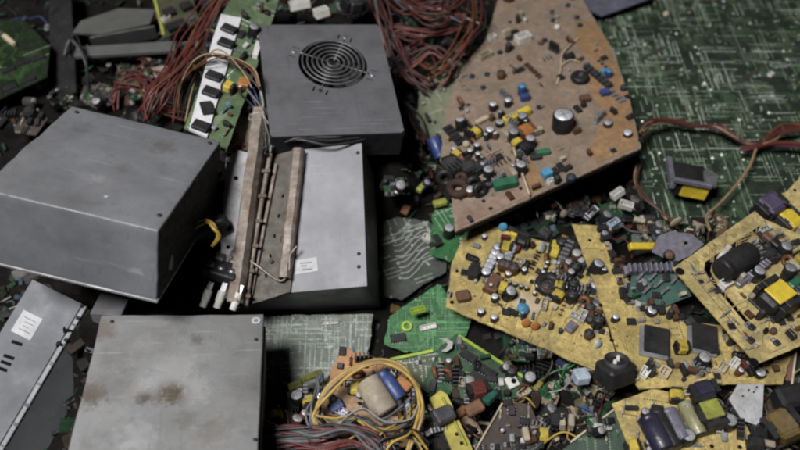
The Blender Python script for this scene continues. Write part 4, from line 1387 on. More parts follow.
def bundle(name, label, cat, base, cols, r, spread, seed, group=None, plug=None, wander=1.0):
    rg = random.Random(seed)
    P = zline(base)
    root = thing(name, label, cat, Matrix.Translation(P[0]), group)
    if len(cols) > 3:
        cols = cols + [rg.choice(cols + ['black', 'maroon']) for _ in range(int(len(cols) * .6))]
        r *= .68; spread *= 1.15
    for c in cols:
        off = Vector((rg.gauss(0, spread), rg.gauss(0, spread), abs(rg.gauss(0, spread * .7))))
        Q = []
        for i, p in enumerate(P):
            off = off * .6 + Vector((rg.gauss(0, spread), rg.gauss(0, spread), abs(rg.gauss(0, spread * .7)))) * (.7 * wander)
            Q.append(p + off - P[0])
        obj('wire', MB().tube(crom(Q, 9), r * rg.uniform(.85, 1.15), 7), CORE[c], root)
    if plug:
        m = Matrix.Translation(P[-1] - P[0]) @ Rz(plug[0])
        place(c_conn(.016, .009, .009, plug[1]), root, m, 'plug')
    return root


# red looms, top left
bundle('wire_bundle', 'thick bundle of dark red wires running down from the top beside the white socket plate', 'wires',
       [(232, -14, .2), (214, 14, .185), (196, 44, .175), (178, 74, .17), (160, 100, .165), (150, 118, .15)],
       ['red', 'maroon', 'red', 'brown', 'red', 'maroon', 'maroon', 'red', 'brown', 'orange', 'red', 'maroon'], .0017, .0075, 3)
bundle('wire_bundle', 'tangle of red and brown wires curling behind the left box', 'wires',
       [(118, 112, .12), (122, 88, .14), (138, 84, .15), (152, 96, .15), (158, 112, .14), (182, 120, .15)],
       ['red', 'maroon', 'red', 'brown', 'orange', 'maroon', 'red'], .0015, .007, 4)
bundle('wire_bundle', 'brown and tan wires crossing the green board with the white socket plate', 'wires',
       [(176, 122, .17), (186, 86, .205), (205, 64, .232), (222, 62, .232), (246, 74, .23), (256, 90, .22)], ['brown', 'tan', 'orange', 'tan'], .0014, .004, 5)
bundle('wire_bundle', 'thin grey wires in the dark corner left of the red wires', 'wires',
       [(70, 60, .12), (74, 40, .13), (86, 62, .13), (92, 96, .12), (104, 88, .13)], ['black', 'grey', 'black'], .0011, .006, 6)
bundle('wire_bundle', 'red and brown wires at the very top, left of the fan box', 'wires',
       [(196, 0, .15), (214, -6, .16), (232, 4, .16), (240, 14, .15), (238, 30, .14)], ['red', 'maroon', 'pink', 'brown', 'red'], .0015, .006, 7)
# top centre
for i, (base, cols, lb) in enumerate((
        ([(372, -12, .15), (384, 24, .14), (396, 56, .12), (412, 80, .11), (430, 92, .10)], ['maroon', 'red', 'grey', 'black', 'maroon', 'brown', 'red'], 'dark wires with grey strands running down right of the fan box'),
        ([(400, -12, .15), (416, 14, .15), (440, 22, .15), (456, 6, .15), (452, -14, .16)], ['red', 'maroon', 'maroon', 'red', 'brown'], 'loop of dark red wires at the top centre'),
        ([(476, -8, .14), (474, 24, .145), (464, 46, .14), (450, 66, .13), (436, 78, .12), (424, 70, .11)], ['orange', 'red', 'orange', 'brown', 'red'], 'orange and red wires bending along the left edge of the brown board'),
        ([(376, 44, .12), (398, 36, .13), (424, 40, .135), (448, 34, .13), (470, 30, .13)], ['grey', 'maroon', 'red', 'pink', 'black', 'maroon'], 'mixed grey and maroon wires crossing between the fan box and the brown board'),
        ([(392, 78, .1), (410, 62, .115), (432, 56, .12), (448, 74, .11), (440, 90, .10)], ['red', 'pink', 'maroon', 'brown'], 'red and pink wire ends curling above the faded green scrap'),
        ([(384, -6, .14), (404, 16, .14), (432, 10, .145), (462, 22, .145)], ['white', 'grey', 'maroon', 'black', 'red', 'maroon'], 'pale and dark wires sweeping across the top centre'),
        ([(380, 70, .1), (396, 96, .1), (410, 120, .09), (424, 150, .085)], ['black', 'maroon', 'brown', 'black'], 'black and brown wires hanging down beside the right side of the fan box'))):
    bundle('wire_bundle', lb, 'wires', base, cols, .0018, .0075, 50 + i)
# on H
bundle('wire_bundle', 'red and tan twisted wires lying across the large dark green board', 'wires',
       [(641, 134, .118), (650, 124, .108), (672, 123, .1), (694, 127, .096), (716, 130, .096), (734, 140, .096), (752, 147, .098), (770, 142, .098), (784, 134, .098), (812, 130, .1)],
       ['red', 'red', 'maroon', 'tan', 'brown'], .0018, .0028, 9, wander=.9)
bundle('wire_bundle', 'orange and red wires fanning out at the right edge above the yellow boards', 'wires',
       [(742, 150, .098), (758, 148, .1), (776, 146, .1), (800, 147, .1), (830, 150, .1)], ['red', 'orange', 'purple'], .0018, .0025, 10)
bundle('wire_bundle', 'single orange wire arching up at the right edge on the large dark green board', 'wires',
       [(764, 141, .1), (776, 129, .1), (790, 125, .1), (812, 127, .1)], ['orange'], .0019, .001, 11)
bundle('wire', 'single tan wire hanging diagonally over the corner of the large dark green board', 'wire',
       [(757, 149, .1), (750, 168, .1), (735, 188, .1), (718, 206, .1), (706, 217, .105), (709, 232, .11)], ['tan'], .0016, .0008, 12)
bundle('wire_bundle', 'bent brown wires left of the small metal framed transformer', 'wires',
       [(640, 166, .09), (636, 182, .1), (644, 198, .105), (656, 208, .105), (670, 222, .1)], ['tan', 'brown', 'brown'], .0016, .0025, 13)
# yellow loop
bundle('wire_loop', 'loop of yellow wires circling the small orange board at the bottom', 'wires',
       [(314, 436, .096), (316, 412, .104), (330, 390, .112), (352, 372, .118), (378, 364, .12), (400, 370, .118), (416, 386, .112), (422, 408, .104), (416, 428, .1), (408, 448, .094), (402, 470, .09)],
       ['yellow', 'yellow', 'tan'], .0016, .0026, 14)
bundle('wire_bundle', 'short yellow and grey wires crossing the front of the small orange board', 'wires',
       [(312, 424, .1), (332, 430, .105), (356, 420, .108), (380, 430, .105), (404, 422, .1), (412, 404, .1)], ['yellow', 'grey', 'yellow', 'white', 'black'], .0015, .005, 15)
bundle('wire_bundle', 'dark blue and grey wires at the left of the yellow wire loop', 'wires',
       [(322, 376, .1), (316, 394, .1), (310, 412, .1), (312, 432, .096), (330, 440, .1)], ['grey', 'blue', 'black', 'grey'], .0015, .0035, 16)
bundle('wire_bundle', 'yellow wire ends pointing at the bottom edge below the orange board', 'wires',
       [(372, 456, .1), (384, 442, .106), (398, 436, .106), (412, 440, .1), (428, 456, .09)], ['yellow', 'tan', 'yellow', 'black'], .0016, .0045, 17)
bundle('wire_bundle', 'flat bundle of red, pink and grey cables at the bottom beside the stained box', 'wires',
       [(256, 436, .1), (286, 434, .108), (316, 438, .112), (346, 434, .112), (372, 440, .106), (384, 458, .1)],
       ['red', 'pink', 'grey', 'maroon', 'red', 'black', 'maroon', 'grey', 'pink', 'black'], .0022, .006, 18, wander=.7)
bundle('wire_bundle', 'red and black cables at the bottom edge, in front of the pink cables', 'wires',
       [(262, 452, .1), (290, 446, .105), (322, 452, .108), (356, 446, .106), (380, 466, .1)], ['red', 'black', 'maroon', 'pink', 'black', 'red'], .0022, .005, 19, wander=.7)
# between A and C
bundle('wire_loop', 'two yellow wires curling out of the dark gap beside the large left box', 'wires',
       [(198, 228, .185), (206, 221, .198), (215, 225, .2), (219, 236, .192), (213, 247, .18)], ['yellow', 'yellow'], .0015, .003, 20)
bundle('wire_bundle', 'black and blue cables squeezed over the top end of the rusty channel', 'wires',
       [(252, 92, .215), (258, 108, .205), (262, 124, .2), (268, 140, .19), (268, 154, .184)], ['black', 'blue', 'grey', 'black', 'white'], .0017, .0045, 21)
bundle('wire_bundle', 'thin dark wires under the edge of the fan box', 'wires',
       [(284, 146, .19), (300, 140, .195), (330, 143, .19), (366, 138, .185)], ['black', 'black', 'grey'], .0013, .003, 22)
bundle('wire', 'bright green wire in the dark gap left of the brown board', 'wire',
       [(384, 186, .08), (398, 184, .086), (412, 182, .09), (420, 172, .09)], ['green', 'green'], .002, .0015, 23)
bundle('wire', 'thin pale wire between the pale blue cube and the yellow board', 'wire',
       [(548, 392, .08), (560, 390, .085), (568, 382, .085), (566, 374, .085)], ['white'], .0008, .0005, 24)

# ------------------------------------------------------------------ single odd pieces
def solid_at(px, py, z, rx=0, ry=0, rz=0):
    return Matrix.Translation(at(px, py, z)) @ Rz(rz) @ Matrix.Rotation(rx, 4, 'X') @ Matrix.Rotation(ry, 4, 'Y')


# transformer in a bent silver frame beside the brown board
r_ = thing('framed_transformer', 'black transformer in a bent silver frame with a yellow patch on the large green board', 'transformer', solid_at(684, 188, .092, -.1, .1, -.15))
obj('core', MB().box((0, 0, .012), (.036, .034, .024), .002), BLACK, r_)
obj('yellow_tape', MB().box((.006, -.0175, .0125), (.03, .004, .02), .001), YEL, r_)
mb = MB(); mb.box((-.021, .004, .016), (.006, .05, .008), .0008); mb.box((-.002, -.021, .026), (.044, .005, .006), .0008)
obj('silver_frame', mb, LAV, r_)
obj('frame_ear', MB().prism([(.012, -.022), (.026, -.018), (.03, .002), (.02, .012), (.014, .006)], .022, .0255), SILVER, r_)
# lavender bracket
b_ = Board('lavender_bracket', 'flat lavender grey bracket with one hole left of the cream board', 'bracket', [(655, 250, .128), (700, 250, .126), (670, 234, .135)],
           [(652, 252), (658, 236), (672, 231), (692, 234), (704, 244), (690, 256), (672, 264), (664, 258)], LAV, .002, .0002,
           holes=[[(686 + 2.4 * math.cos(t), 243 + 1.8 * math.sin(t)) for t in [i * PI / 5 for i in range(10)]]], pname='plate')
b_.put(c_ecap(.0055, .006, BLACK, BROWN), 669, 255)
# perforated silver plate
b_ = Board('perforated_plate', 'light silver perforated metal plate under the long yellow board at the bottom right', 'metal plate', [(735, 408, .112), (762, 416, .11), (745, 386, .118)],
           [(729, 399), (738, 384), (764, 384), (762, 420), (756, 425), (742, 420)], M('pale_aluminium', (.52, .52, .53), (.4, .4, .41), .45, .3, dust=.1), .0015, .0001,
           holes=[[(cx + 1.3 * math.cos(t), cy + 1.1 * math.sin(t)) for t in [i * PI / 4 for i in range(8)]] for cx, cy in ((749, 390), (754, 392), (743, 396), (757, 387))], pname='plate')
# yellow perforated bar and its partner
b_ = Board('yellow_bar', 'yellow plastic strip with round holes standing at the bottom centre', 'plastic strip', [(437, 396, .082), (462, 446, .078), (448, 392, .082)],
           [(430, 398), (440, 390), (447, 394), (472, 448), (478, 466), (458, 466), (446, 436)], M('yellow_bar', (.42, .36, .07), (.3, .26, .05), .5, dust=.15), .004, .0002, pname='bar',
           holes=[[(cx + 2.2 * math.cos(t), cy + 2.0 * math.sin(t)) for t in [i * PI / 5 for i in range(10)]] for cx, cy in ((457, 434), (462, 443))])
b_.strip('raised_rib', [(442, 398), (466, 446)], .002, .003, YGREEN)
# black two-pin socket
r_ = thing('power_socket', 'black plastic socket with two bright pins at the corner of the long yellow board', 'socket', solid_at(614, 382, .112, -.4, .2, .5))
obj('housing', MB().box((0, 0, .011), (.032, .026, .022), .003), BLACK, r_)
obj('collar', MB().lathe([(.0115, .02), (.0115, .026), (.0095, .026), (.0095, .0215), (.0001, .0213)], 24), DGREY, r_)
for s_ in (-1, 1):
    obj('pin', MB().lathe([(.0018, .021), (.0018, .0262), (.0012, .027)], 10, 0, T(s_ * .0035, s_ * .002)), WHITE, r_)
# pale blue cube
o = place(c_film(.015, .014, .012, PALEBLUE), None, solid_at(580, 381, .095, -.2, .1, .2), 'plastic_cube'); tag(o, 'pale blue plastic cube left of the black two pin socket', 'plastic cube')
# connectors at the bottom of the rusty channel
for i, (px, py) in enumerate(((206, 298), (220, 299), (236, 301))):
    r_ = thing('wire_terminal', ('leftmost', 'middle', 'rightmost')[i] + ' of three small white wire terminals at the lower end of the rusty channel', 'terminal', solid_at(px, py, .138, .5, 0, -.35), 'white terminals at the rusty channel')
    obj('barrel', MB().lathe([(.0042, -.008), (.0042, .002), (.0036, .003), (.0036, .009), (.0026, .0095)], 14, 0, Matrix.Rotation(PI / 2, 4, 'X')), WHITE, r_)
    obj('lug', MB().box((0, .012, 0), (.006, .009, .0015), .0004), SILVER, r_)
r_ = thing('terminal_block', 'dark dirty terminal block with silver screws left of the rusty channel end', 'terminal block', solid_at(222, 276, .140, -.25, .1, -.25))
obj('block', MB().box((0, 0, .006), (.034, .022, .012), .0015), DGREY, r_)
mb = MB().box((-.008, .016, .008), (.012, .016, .012), .002); mb.box((.006, .02, .006), (.01, .02, .014), .002)
obj('clamp', mb, M('dirty_grey_metal', (.3, .29, .28), (.15, .14, .13), .5, .3), r_)
obj('clamp_lump', MB().lathe([(.006, 0), (.0075, .004), (.006, .010), (.003, .012)], 9, 0, T(.004, .026, .006) @ Matrix.Rotation(.6, 4, 'X')), MATS['dirty_grey_metal'], r_)
for x in (-.011, 0, .011):
    sc_ = obj('screw', MB().lathe([(.0036, .012), (.0034, .0138), (.0001, .0142)], 14, 0, T(x, -.002)), SILVER, r_)
    obj('screw_slot', MB().box((x, -.002, .0141), (.005, .0009, .0006)), HOLE_SHADE, sc_)
r_ = thing('cable_plug', 'black round cable plug in the dark gap beside the yellow wires', 'plug', solid_at(196, 232, .165, .3, 1.2, .3))
obj('sleeve', MB().lathe([(.011, 0), (.011, .014), (.009, .018), (.0085, .03), (.006, .034)], 20), BLACK, r_)
obj('ring', MB().lathe([(.0115, .004), (.012, .006), (.0115, .008)], 20), DGREY, r_)
# bracket under A
r_ = thing('grey_bracket', 'short grey metal bracket in the gap below the large left box', 'bracket', solid_at(112, 302, .145, -.15, 0, -.1))
obj('plate', MB().box((0, 0, 0), (.03, .034, .002), .0006), GREY, r_)
obj('flange', MB().box((0, -.016, -.007), (.03, .002, .014), .0005), GREY, r_)
# grey plates top left
r_ = thing('drive_bracket', 'dim grey metal tray at the top left, behind the left box', 'metal tray', solid_at(112, 24, .13, 0, 0, .22))
obj('tray', MB().prism([(-.05, -.012), (-.014, -.024), (.05, -.014), (.058, .016), (.01, .03), (-.04, .012)], 0, .003), steel('dim_steel', (.075, .08, .077), rough=.7, metal=.0), r_)
obj('side_wall', MB().box((.012, -.022, -.009), (.085, .003, .02), .0006, 0, Rz(.08)), steel('dim_steel_shaded', (.05, .05, .05)), r_)  # wall steel darker than the tray, its shade put into the colour
r_ = thing('flat_bar', 'long dim grey metal bar under the grey tray at the top left', 'metal bar', solid_at(126, 50, .12, 0, 0, .1))
obj('bar', MB().box((0, 0, 0), (.13, .02, .006), .0008), MATS['dim_steel'], r_)
obj('bent_end', MB().box((.06, 0, -.008), (.006, .02, .02), .0008), MATS['dim_steel'], r_)
# white plugs top, behind fan box
for px, py, a, l, lb in ((300, 8, .35, .026, 'larger white plug behind the fan box at the top'), (322, 16, .5, .018, 'smaller white plug touching the back edge of the fan box')):
    o = place(c_conn(l, .012, .010, WHITE), None, solid_at(px, py, .18, -.2, 0, a), 'plug'); tag(o, lb, 'plug', 'white plugs behind the fan box')
o = place(c_trafo(.03, .024, .02, DGREY), None, solid_at(352, 10, .16, .1, .2, .5), 'transformer'); tag(o, 'dark transformer at the top between the fan box and the red wires', 'transformer')
# capacitors and bits left of the brown board
def lie(px, py, z, a, comp, name, label, cat, group=None, r=.005, tilt=0.0):
    m = Matrix.Translation(at(px, py, z)) @ Rz(a) @ Matrix.Rotation(PI / 2 - tilt, 4, 'Y') @ T(0, 0, -comp[3] / 2)
    o = place(comp, None, m, name); return tag(o, label, cat, group)


lie(437, 148, .112, 2.0, c_ecap(.0078, .026, BLUE, GREY), 'capacitor', 'large blue capacitor with a grey end leaning on the left side of the brown board', 'capacitor', tilt=.5)
lie(408, 168, .09, 1.2, c_ecap(.0042, .010, WHITE, WHITE), 'capacitor', 'small white capacitor in the dark gap left of the brown board', 'capacitor', tilt=.6)
b_ = Board('curved_clip', 'curved off-white plastic clip lying on the green boards at the bottom centre', 'plastic clip', [(440, 350, .078), (456, 352, .078), (446, 338, .084)],
           [(438, 338), (446, 338), (453, 342), (452, 348), (446, 352), (441, 351), (446, 348), (448, 344), (444, 341)], grim_dim(WHITE, .6), .003, .0001, pname='clip')
for px, py, z, a, comp, nm, lb, ct in (
        (478, 394, .085, .3, c_trafo(.022, .016, .012, grim_dim(RED, .5, .9)), 'relay', 'red boxy component at the bottom centre right of the yellow bar', 'component'),
        (474, 410, .08, .5, c_film(.018, .012, .010, grim_dim(ORANGE, .6)), 'relay', 'orange boxy component below the red one at the bottom centre', 'component'),
        (491, 400, .085, .8, c_film(.016, .008, .007, grim_dim(TEAL, .45, .9)), 'relay', 'teal component beside the pale edge of the dark board', 'component'),
        (442, 418, .085, .5, c_film(.020, .015, .010, grim_dim(LAV, .35)), 'metal_can', 'dull lavender metal can left of the yellow bar at the bottom', 'metal can'),
        (618, 196, .085, .5, c_conn(.016, .008, .008, WHITE), 'plug', 'small white plug in the dark gap in front of the brown board, the upper one', 'plug'),
        (625, 207, .085, -.3, c_conn(.016, .008, .008, WHITE), 'plug', 'small white plug in the dark gap in front of the brown board, the lower one', 'plug'),
        (640, 248, .105, .1, c_film(.03, .008, .007, YEL), 'film_capacitor', 'long yellow film capacitor left of the lavender bracket', 'capacitor'),
        (613, 226, .09, .6, c_conn(.014, .008, .008, PALEBLUE), 'plug', 'pale blue plug at the top end of the long yellow board', 'plug'),
        (672, 224, .095, .4, c_disc(.008, CREAM), 'disc_capacitor', 'cream disc component below the silver framed transformer', 'capacitor'),
        (782, 432, .10, .3, c_trafo(.032, .028, .02, M('amber_tape', (.13, .085, .02), None, .5)), 'transformer', 'black transformer with amber tape in the bottom right corner', 'transformer'),
        (786, 404, .10, .2, c_film(.03, .022, .02, BLACK), 'black_block', 'black plastic block beside the silver perforated plate', 'plastic block'),
        (440, 205, .09, .3, c_film(.016, .008, .006, YGREEN), 'film_capacitor', 'yellow green component beside the left corner of the brown board', 'capacitor'),
        (421, 190, .085, 1.0, c_film(.014, .007, .006, YGREEN), 'film_capacitor', 'yellow green component beside the bright green wire', 'capacitor'),
        (590, 215, .085, .8, c_conn(.018, .008, .008, SILVER), 'plug', 'small silver plug in the dark gap above the long yellow board', 'plug'),
        (312, 378, .075, .5, c_film(.022, .008, .004, grim_dim(YGREEN, .5, .9)), 'film_capacitor', 'yellow green strip shaped component beside the speckled board corner', 'capacitor'),
        (296, 388, .07, .3, c_film(.014, .008, .005, grim_dim(YGREEN, .4, .9)), 'film_capacitor', 'small olive component in the dark gap right of the stained box', 'capacitor'),
        (418, 312, .075, .3, c_conn(.016, .006, .005, LIME), 'plug', 'small lime plug on the bright green scrap', 'plug')):
    o = place(comp, None, solid_at(px, py, z, RNG.gauss(0, .2), RNG.gauss(0, .2), a), nm); tag(o, lb, ct)

# added black sheet that stands in for the gap's shade, top left
b_ = Board('gap_shade_sheet', 'added black sheet darkening the shaded gap right of the top left corner board', 'shade panel', [(54, 100, .10), (74, 96, .11), (52, 0, .13)],
           [(52, 100), (76, 92), (70, -16), (48, -16)], BLACK, .003, .0004, pname='sheet')
# ------------------------------------------------------------------ ground, mound and fine debris
CTRL = []
for key, dz in (('A', -.06), ('B', -.012), ('C', -.012), ('D', -.01), ('E', -.012)):
    dim, c, X, Y, Z = BOX[key]
    for u in (-.42, 0, .42):
        for v in (-.42, 0, .42):
            p = Vector(c) + Vector(X) * dim[0] * u + Vector(Y) * dim[1] * v
            CTRL.append((p.x, p.y, max(.004, p.z + (dz if (u or v) else -.01)), 1.0))
for b, dz in ((Hb, .02), (Gb, .05), (Kb, .03), (Lb, .03), (Mb, .045), (Nb, .035), (Ob, .03), (Pb, .025), (S1, .016), (S2, .016), (S3, .016), (S4, .02), (S7, .03), (T1, .03), (Fb, .06)):
    for (u, v) in b.poly[::max(1, len(b.poly) // 8)]:
        cx = sum(p[0] for p in b.poly) / len(b.poly); cy = sum(p[1] for p in b.poly) / len(b.poly)
        for t in (.25, .8):
            p = b.m @ Vector((cx + (u - cx) * t, cy + (v - cy) * t, 0)); CTRL.append((p.x, p.y, max(.006, p.z - dz), 1.0))
for px, py, h in ((195, 260, .05), (200, 215, .06), (380, 190, .02), (395, 170, .025), (385, 150, .025), (600, 195, .022), (560, 215, .022), (630, 175, .03), (640, 200, .05), (285, 400, .035), (550, 400, .045), (530, 430, .04), (90, 80, .08), (140, 100, .09),
                  (60, 90, .06), (420, 40, .09), (400, 110, .06), (180, 60, .1), (760, 400, .07), (790, 440, .07), (300, 10, .14), (355, 15, .13), (15, 285, .03), (180, 305, .05), (460, 400, .05)):
    p = at(px, py, h); CTRL.append((p.x, p.y, h, 1.6))
CX = np.array([c[0] for c in CTRL]); CY = np.array([c[1] for c in CTRL]); CZ = np.array([c[2] for c in CTRL]); CW = np.array([c[3] for c in CTRL])


CEIL = []
for s_ in (A, Bx, Cx, D, E_):
    k = 1.08
    P_ = [(s_.w / 2 * k, s_.d / 2 * k), (-s_.w / 2 * k, s_.d / 2 * k), (-s_.w / 2 * k, -s_.d / 2 * k), (s_.w / 2 * k, -s_.d / 2 * k)]
    CEIL.append((s_.m, s_.inv, P_, .006))
for b in (Hb, Gb, Kb, Lb, Db, Mb, Nb, Ob, Pb, S1, S2, S3, S4, S5, S6, S7, S8, T1, T3, Fb, C1, CH, PN, TB):
    cx = sum(p[0] for p in b.poly) / len(b.poly); cy = sum(p[1] for p in b.poly) / len(b.poly)
    st_ = max(1, len(b.poly) // 24)
    CEIL.append((b.m, b.inv, [(cx + (p[0] - cx) * 1.05, cy + (p[1] - cy) * 1.05) for p in b.poly[::st_]], .012))
CEIL2 = []
for m, inv, P_, mg in CEIL:
    W_ = [m @ Vector((p[0], p[1], 0)) for p in P_]
    CEIL2.append((m.translation.copy(), m.to_3x3() @ Vector((0, 0, 1)), inv, P_, mg, min(p.x for p in W_), max(p.x for p in W_), min(p.y for p in W_), max(p.y for p in W_)))


def ceiling(x, y):
    z = 9.0
    for O_, n_, inv, P_, mg, xa, xb, ya, yb in CEIL2:
        if xa <= x <= xb and ya <= y <= yb:
            zz = O_.z - ((x - O_.x) * n_.x + (y - O_.y) * n_.y) / n_.z
            if zz - mg < z:
                l = inv @ Vector((x, y, zz))
                if inside((l.x, l.y), P_):
                    z = zz - mg
    return z


def mound(x, y):
    d2 = (CX - x) ** 2 + (CY - y) ** 2
    w = CW / (d2 + .0003) ** 2
    z = float((w * CZ).sum() / w.sum())
    e = max(0, math.sqrt(float(d2.min())) - .12)
    return max(0.002, z * math.exp(-(e / .25) ** 2))


NX, NY = 150, 130
vs, fs = [], []
for j in range(NY + 1):
    for i in range(NX + 1):
        x = -.95 + 1.9 * i / NX; y = .08 + 1.6 * j / NY
        vs.append((x, y, mound(x, y) + .009 * mnoise.noise(Vector((x * 38, y * 38, 0))) + .003 * mnoise.noise(Vector((x * 110, y * 110, 4)))))
vs = [(a_, b_, max(.001, min(c_, ceiling(a_, b_)))) for a_, b_, c_ in vs]
for j in range(NY):
    for i in range(NX):
        a = j * (NX + 1) + i; fs.append((a, a + 1, a + NX + 2, a + NX + 1))
o = obj('ground', MB().add(vs, fs, 0, True), GROUND); o['kind'] = 'structure'
o = obj('concrete_floor', MB().add([(-6, -6, -.004), (6, -6, -.004), (6, 8, -.004), (-6, 8, -.004)], [(0, 1, 2, 3)]), M('concrete', (.07, .068, .064), None, .9, scale=12, dust=0)); o['kind'] = 'structure'

# footprints that debris must stay out of / below
FOOT = []
for s_ in (A, Bx, Cx, D, E_):
    FOOT.append([(s_.m @ Vector((u * s_.w / 2 * 1.1, v * s_.d / 2 * 1.07, 0))).to_2d() for u, v in ((-1, -1), (1, -1), (1, 1), (-1, 1))])
DM = [M('scrap_black', (.012, .012, .013), (.022, .022, .022), .5, spec=.12, dust=.05), M('scrap_green', (.018, .05, .026), (.012, .03, .018), .5, spec=.12, dust=.06), M('scrap_grey', (.09, .09, .095), (.05, .05, .052), .5, .3, spec=.12, dust=.06),
      M('scrap_brown', (.035, .024, .018), (.022, .016, .012), .6, spec=.12, dust=.06), M('scrap_pale', (.3, .29, .27), (.18, .17, .16), .5, .2, spec=.12, dust=.05), M('scrap_red', (.11, .025, .018), None, .5, dust=.15),
      M('scrap_yellow', (.24, .18, .06), None, .5, spec=.12, dust=.05), M('scrap_blue', (.05, .075, .11), None, .5, dust=.03, spec=.12)]
rg = random.Random(77)
mb = MB()
WT = [40, 16, 12, 18, 3, 2, 2, 1]


def debris(n, xr, yr, smin, smax):
    for _ in range(n):
        x, y = rg.uniform(*xr), rg.uniform(*yr)
        if any(inside((x, y), f) for f in FOOT) or (x < -.36 and y > .62 and rg.random() < .8):
            continue
        z = max(.002, min(mound(x, y), ceiling(x, y) - .004))
        mi = rg.choices(range(8), WT)[0]
        s_ = rg.uniform(smin, smax)
        R_ = Rz(rg.uniform(0, 6.3)) @ Matrix.Rotation(rg.gauss(0, .5), 4, 'X') @ Matrix.Rotation(rg.gauss(0, .5), 4, 'Y')
        m = T(x, y, z + s_ * .12) @ R_
        t = rg.random()
        if t < .4:
            mb.box((0, 0, 0), (s_, s_ * rg.uniform(.3, .8), s_ * rg.uniform(.12, .4)), s_ * .03, mi, m)
        elif t < .6:
            mb.box((0, 0, 0), (s_ * 1.5, s_ * rg.uniform(.6, 1.1), .0014), 0, mi, m)
        elif t < .8:
            mb.lathe([(s_ * .2, -s_ * .4), (s_ * .22, -s_ * .36), (s_ * .22, s_ * .36), (s_ * .18, s_ * .4)], 10, mi, m @ Matrix.Rotation(PI / 2, 4, 'X'))
        else:
            P_ = [m @ Vector((s_ * (k - 1.5) * .8, s_ * rg.gauss(0, .35), s_ * rg.gauss(.1, .2))) for k in range(4)]
            mb.tube(crom(P_, 4), rg.uniform(.0006, .0013), 5, mi)


debris(9000, (-.62, .62), (.2, 1.25), .005, .015)
debris(1500, (-.75, .75), (.2, 1.5), .012, .026)
o = obj('scrap_debris', mb, DM); o['kind'] = 'stuff'

# ------------------------------------------------------------------ loose single pieces
MARKS = [('the large left box', 80, 190), ('the fan box', 330, 80), ('the pale metal box', 330, 220), ('the stained box', 170, 390), ('the brown board', 540, 100), ('the dark green board', 720, 100),
         ('the black coil', 520, 290), ('the two black chips', 670, 340), ('the cream board', 740, 290), ('the striped capacitors', 670, 425), ('the yellow wire loop', 365, 405),
         ('the speckled board', 330, 345), ('the wavy trace board', 410, 255), ('the yellow bar', 452, 425), ('the framed transformer', 684, 185), ('the perforated plate', 748, 402),
         ('the white socket plate', 215, 75), ('the red wires', 170, 80), ('the corner board', 20, 65), ('the rusty channel', 260, 220), ('the pale edged board', 505, 425), ('the pale blue cube', 580, 381)]
KINDS = [('capacitor', 'black', lambda: c_ecap(.004, .011, grim_dim(BLACK, .45, .75), grim_dim(CAPTOP, .45, .75))), ('capacitor', 'dark blue', lambda: c_ecap(.0045, .012, grim_dim(BLUE, .45, .75), grim_dim(CAPTOP, .45, .75))), ('chip', 'black', lambda: c_chip(.014, .008)),
         ('transistor', 'black', lambda: c_tran(.008)), ('connector', 'white', lambda: c_conn(.013, .007, .006, grim_dim(WHITE, .45, .75))), ('connector', 'black', lambda: c_conn(.016, .008, .008, grim_dim(BLACK, .45, .75))),
         ('coil', 'copper', lambda: c_toroid(.005, .0022, grim_dim(COPPER, .45, .75))), ('film_capacitor', 'brown', lambda: c_film(.012, .006, .008, grim_dim(BROWN, .45, .75))), ('film_capacitor', 'yellow', lambda: c_film(.012, .006, .008, grim_dim(YEL, .45, .75))),
         ('heat_sink', 'silver', lambda: c_sink(.02, .012, .01, 5, grim_dim(ALU, .45, .75))), ('disc_capacitor', 'blue', lambda: c_disc(.0045, grim_dim(SKY, .45, .75))), ('resistor', 'beige', lambda: c_res(.012, .002, grim_dim(BEIGE, .45, .75))),
         ('transformer', 'dark', lambda: c_trafo(.018, .015, .013, grim_dim(DGREY, .45, .75))), ('film_capacitor', 'green', lambda: c_film(.014, .007, .008, grim_dim(GREEN, .45, .75))), ('connector', 'red', lambda: c_conn(.013, .007, .006, grim_dim(RED, .45, .75))),
         ('coil', 'black', lambda: c_toroid(.006, .003, grim_dim(BLACK, .45, .75))), ('connector', 'grey', lambda: c_conn(.018, .009, .008, grim_dim(GREY, .45, .75))),
         ('connector', 'cream', lambda: c_conn(.015, .008, .007, grim_dim(CREAM, .45, .75))), ('film_capacitor', 'orange', lambda: c_film(.012, .009, .006, grim_dim(ORANGE, .45, .75))), ('film_capacitor', 'black', lambda: c_film(.018, .012, .009, grim_dim(BLACK, .45, .75))),
         ('capacitor', 'grey', lambda: c_ecap(.006, .015, grim_dim(GREY, .45, .75), grim_dim(CAPTOP, .45, .75))), ('disc_capacitor', 'brown', lambda: c_disc(.005, grim_dim(BROWN, .45, .75))), ('disc_capacitor', 'cream', lambda: c_disc(.005, grim_dim(CREAM, .45, .75))),
         ('heat_sink', 'dark', lambda: c_sink(.024, .014, .012, 6, grim_dim(DGREY, .45, .75))), ('transformer', 'black', lambda: c_trafo(.022, .018, .015, grim_dim(BLACK, .45, .75))), ('film_capacitor', 'lavender', lambda: c_film(.016, .010, .006, grim_dim(LAV, .45, .75))),
         ('transformer', 'yellow taped', lambda: c_trafo(.018, .015, .013, grim_dim(YEL, .45, .75))), ('connector', 'silver', lambda: c_conn(.014, .008, .007, grim_dim(SILVER, .45, .75))), ('film_capacitor', 'dark brown', lambda: c_film(.02, .009, .006, grim_dim(BROWN, .45, .75)))]
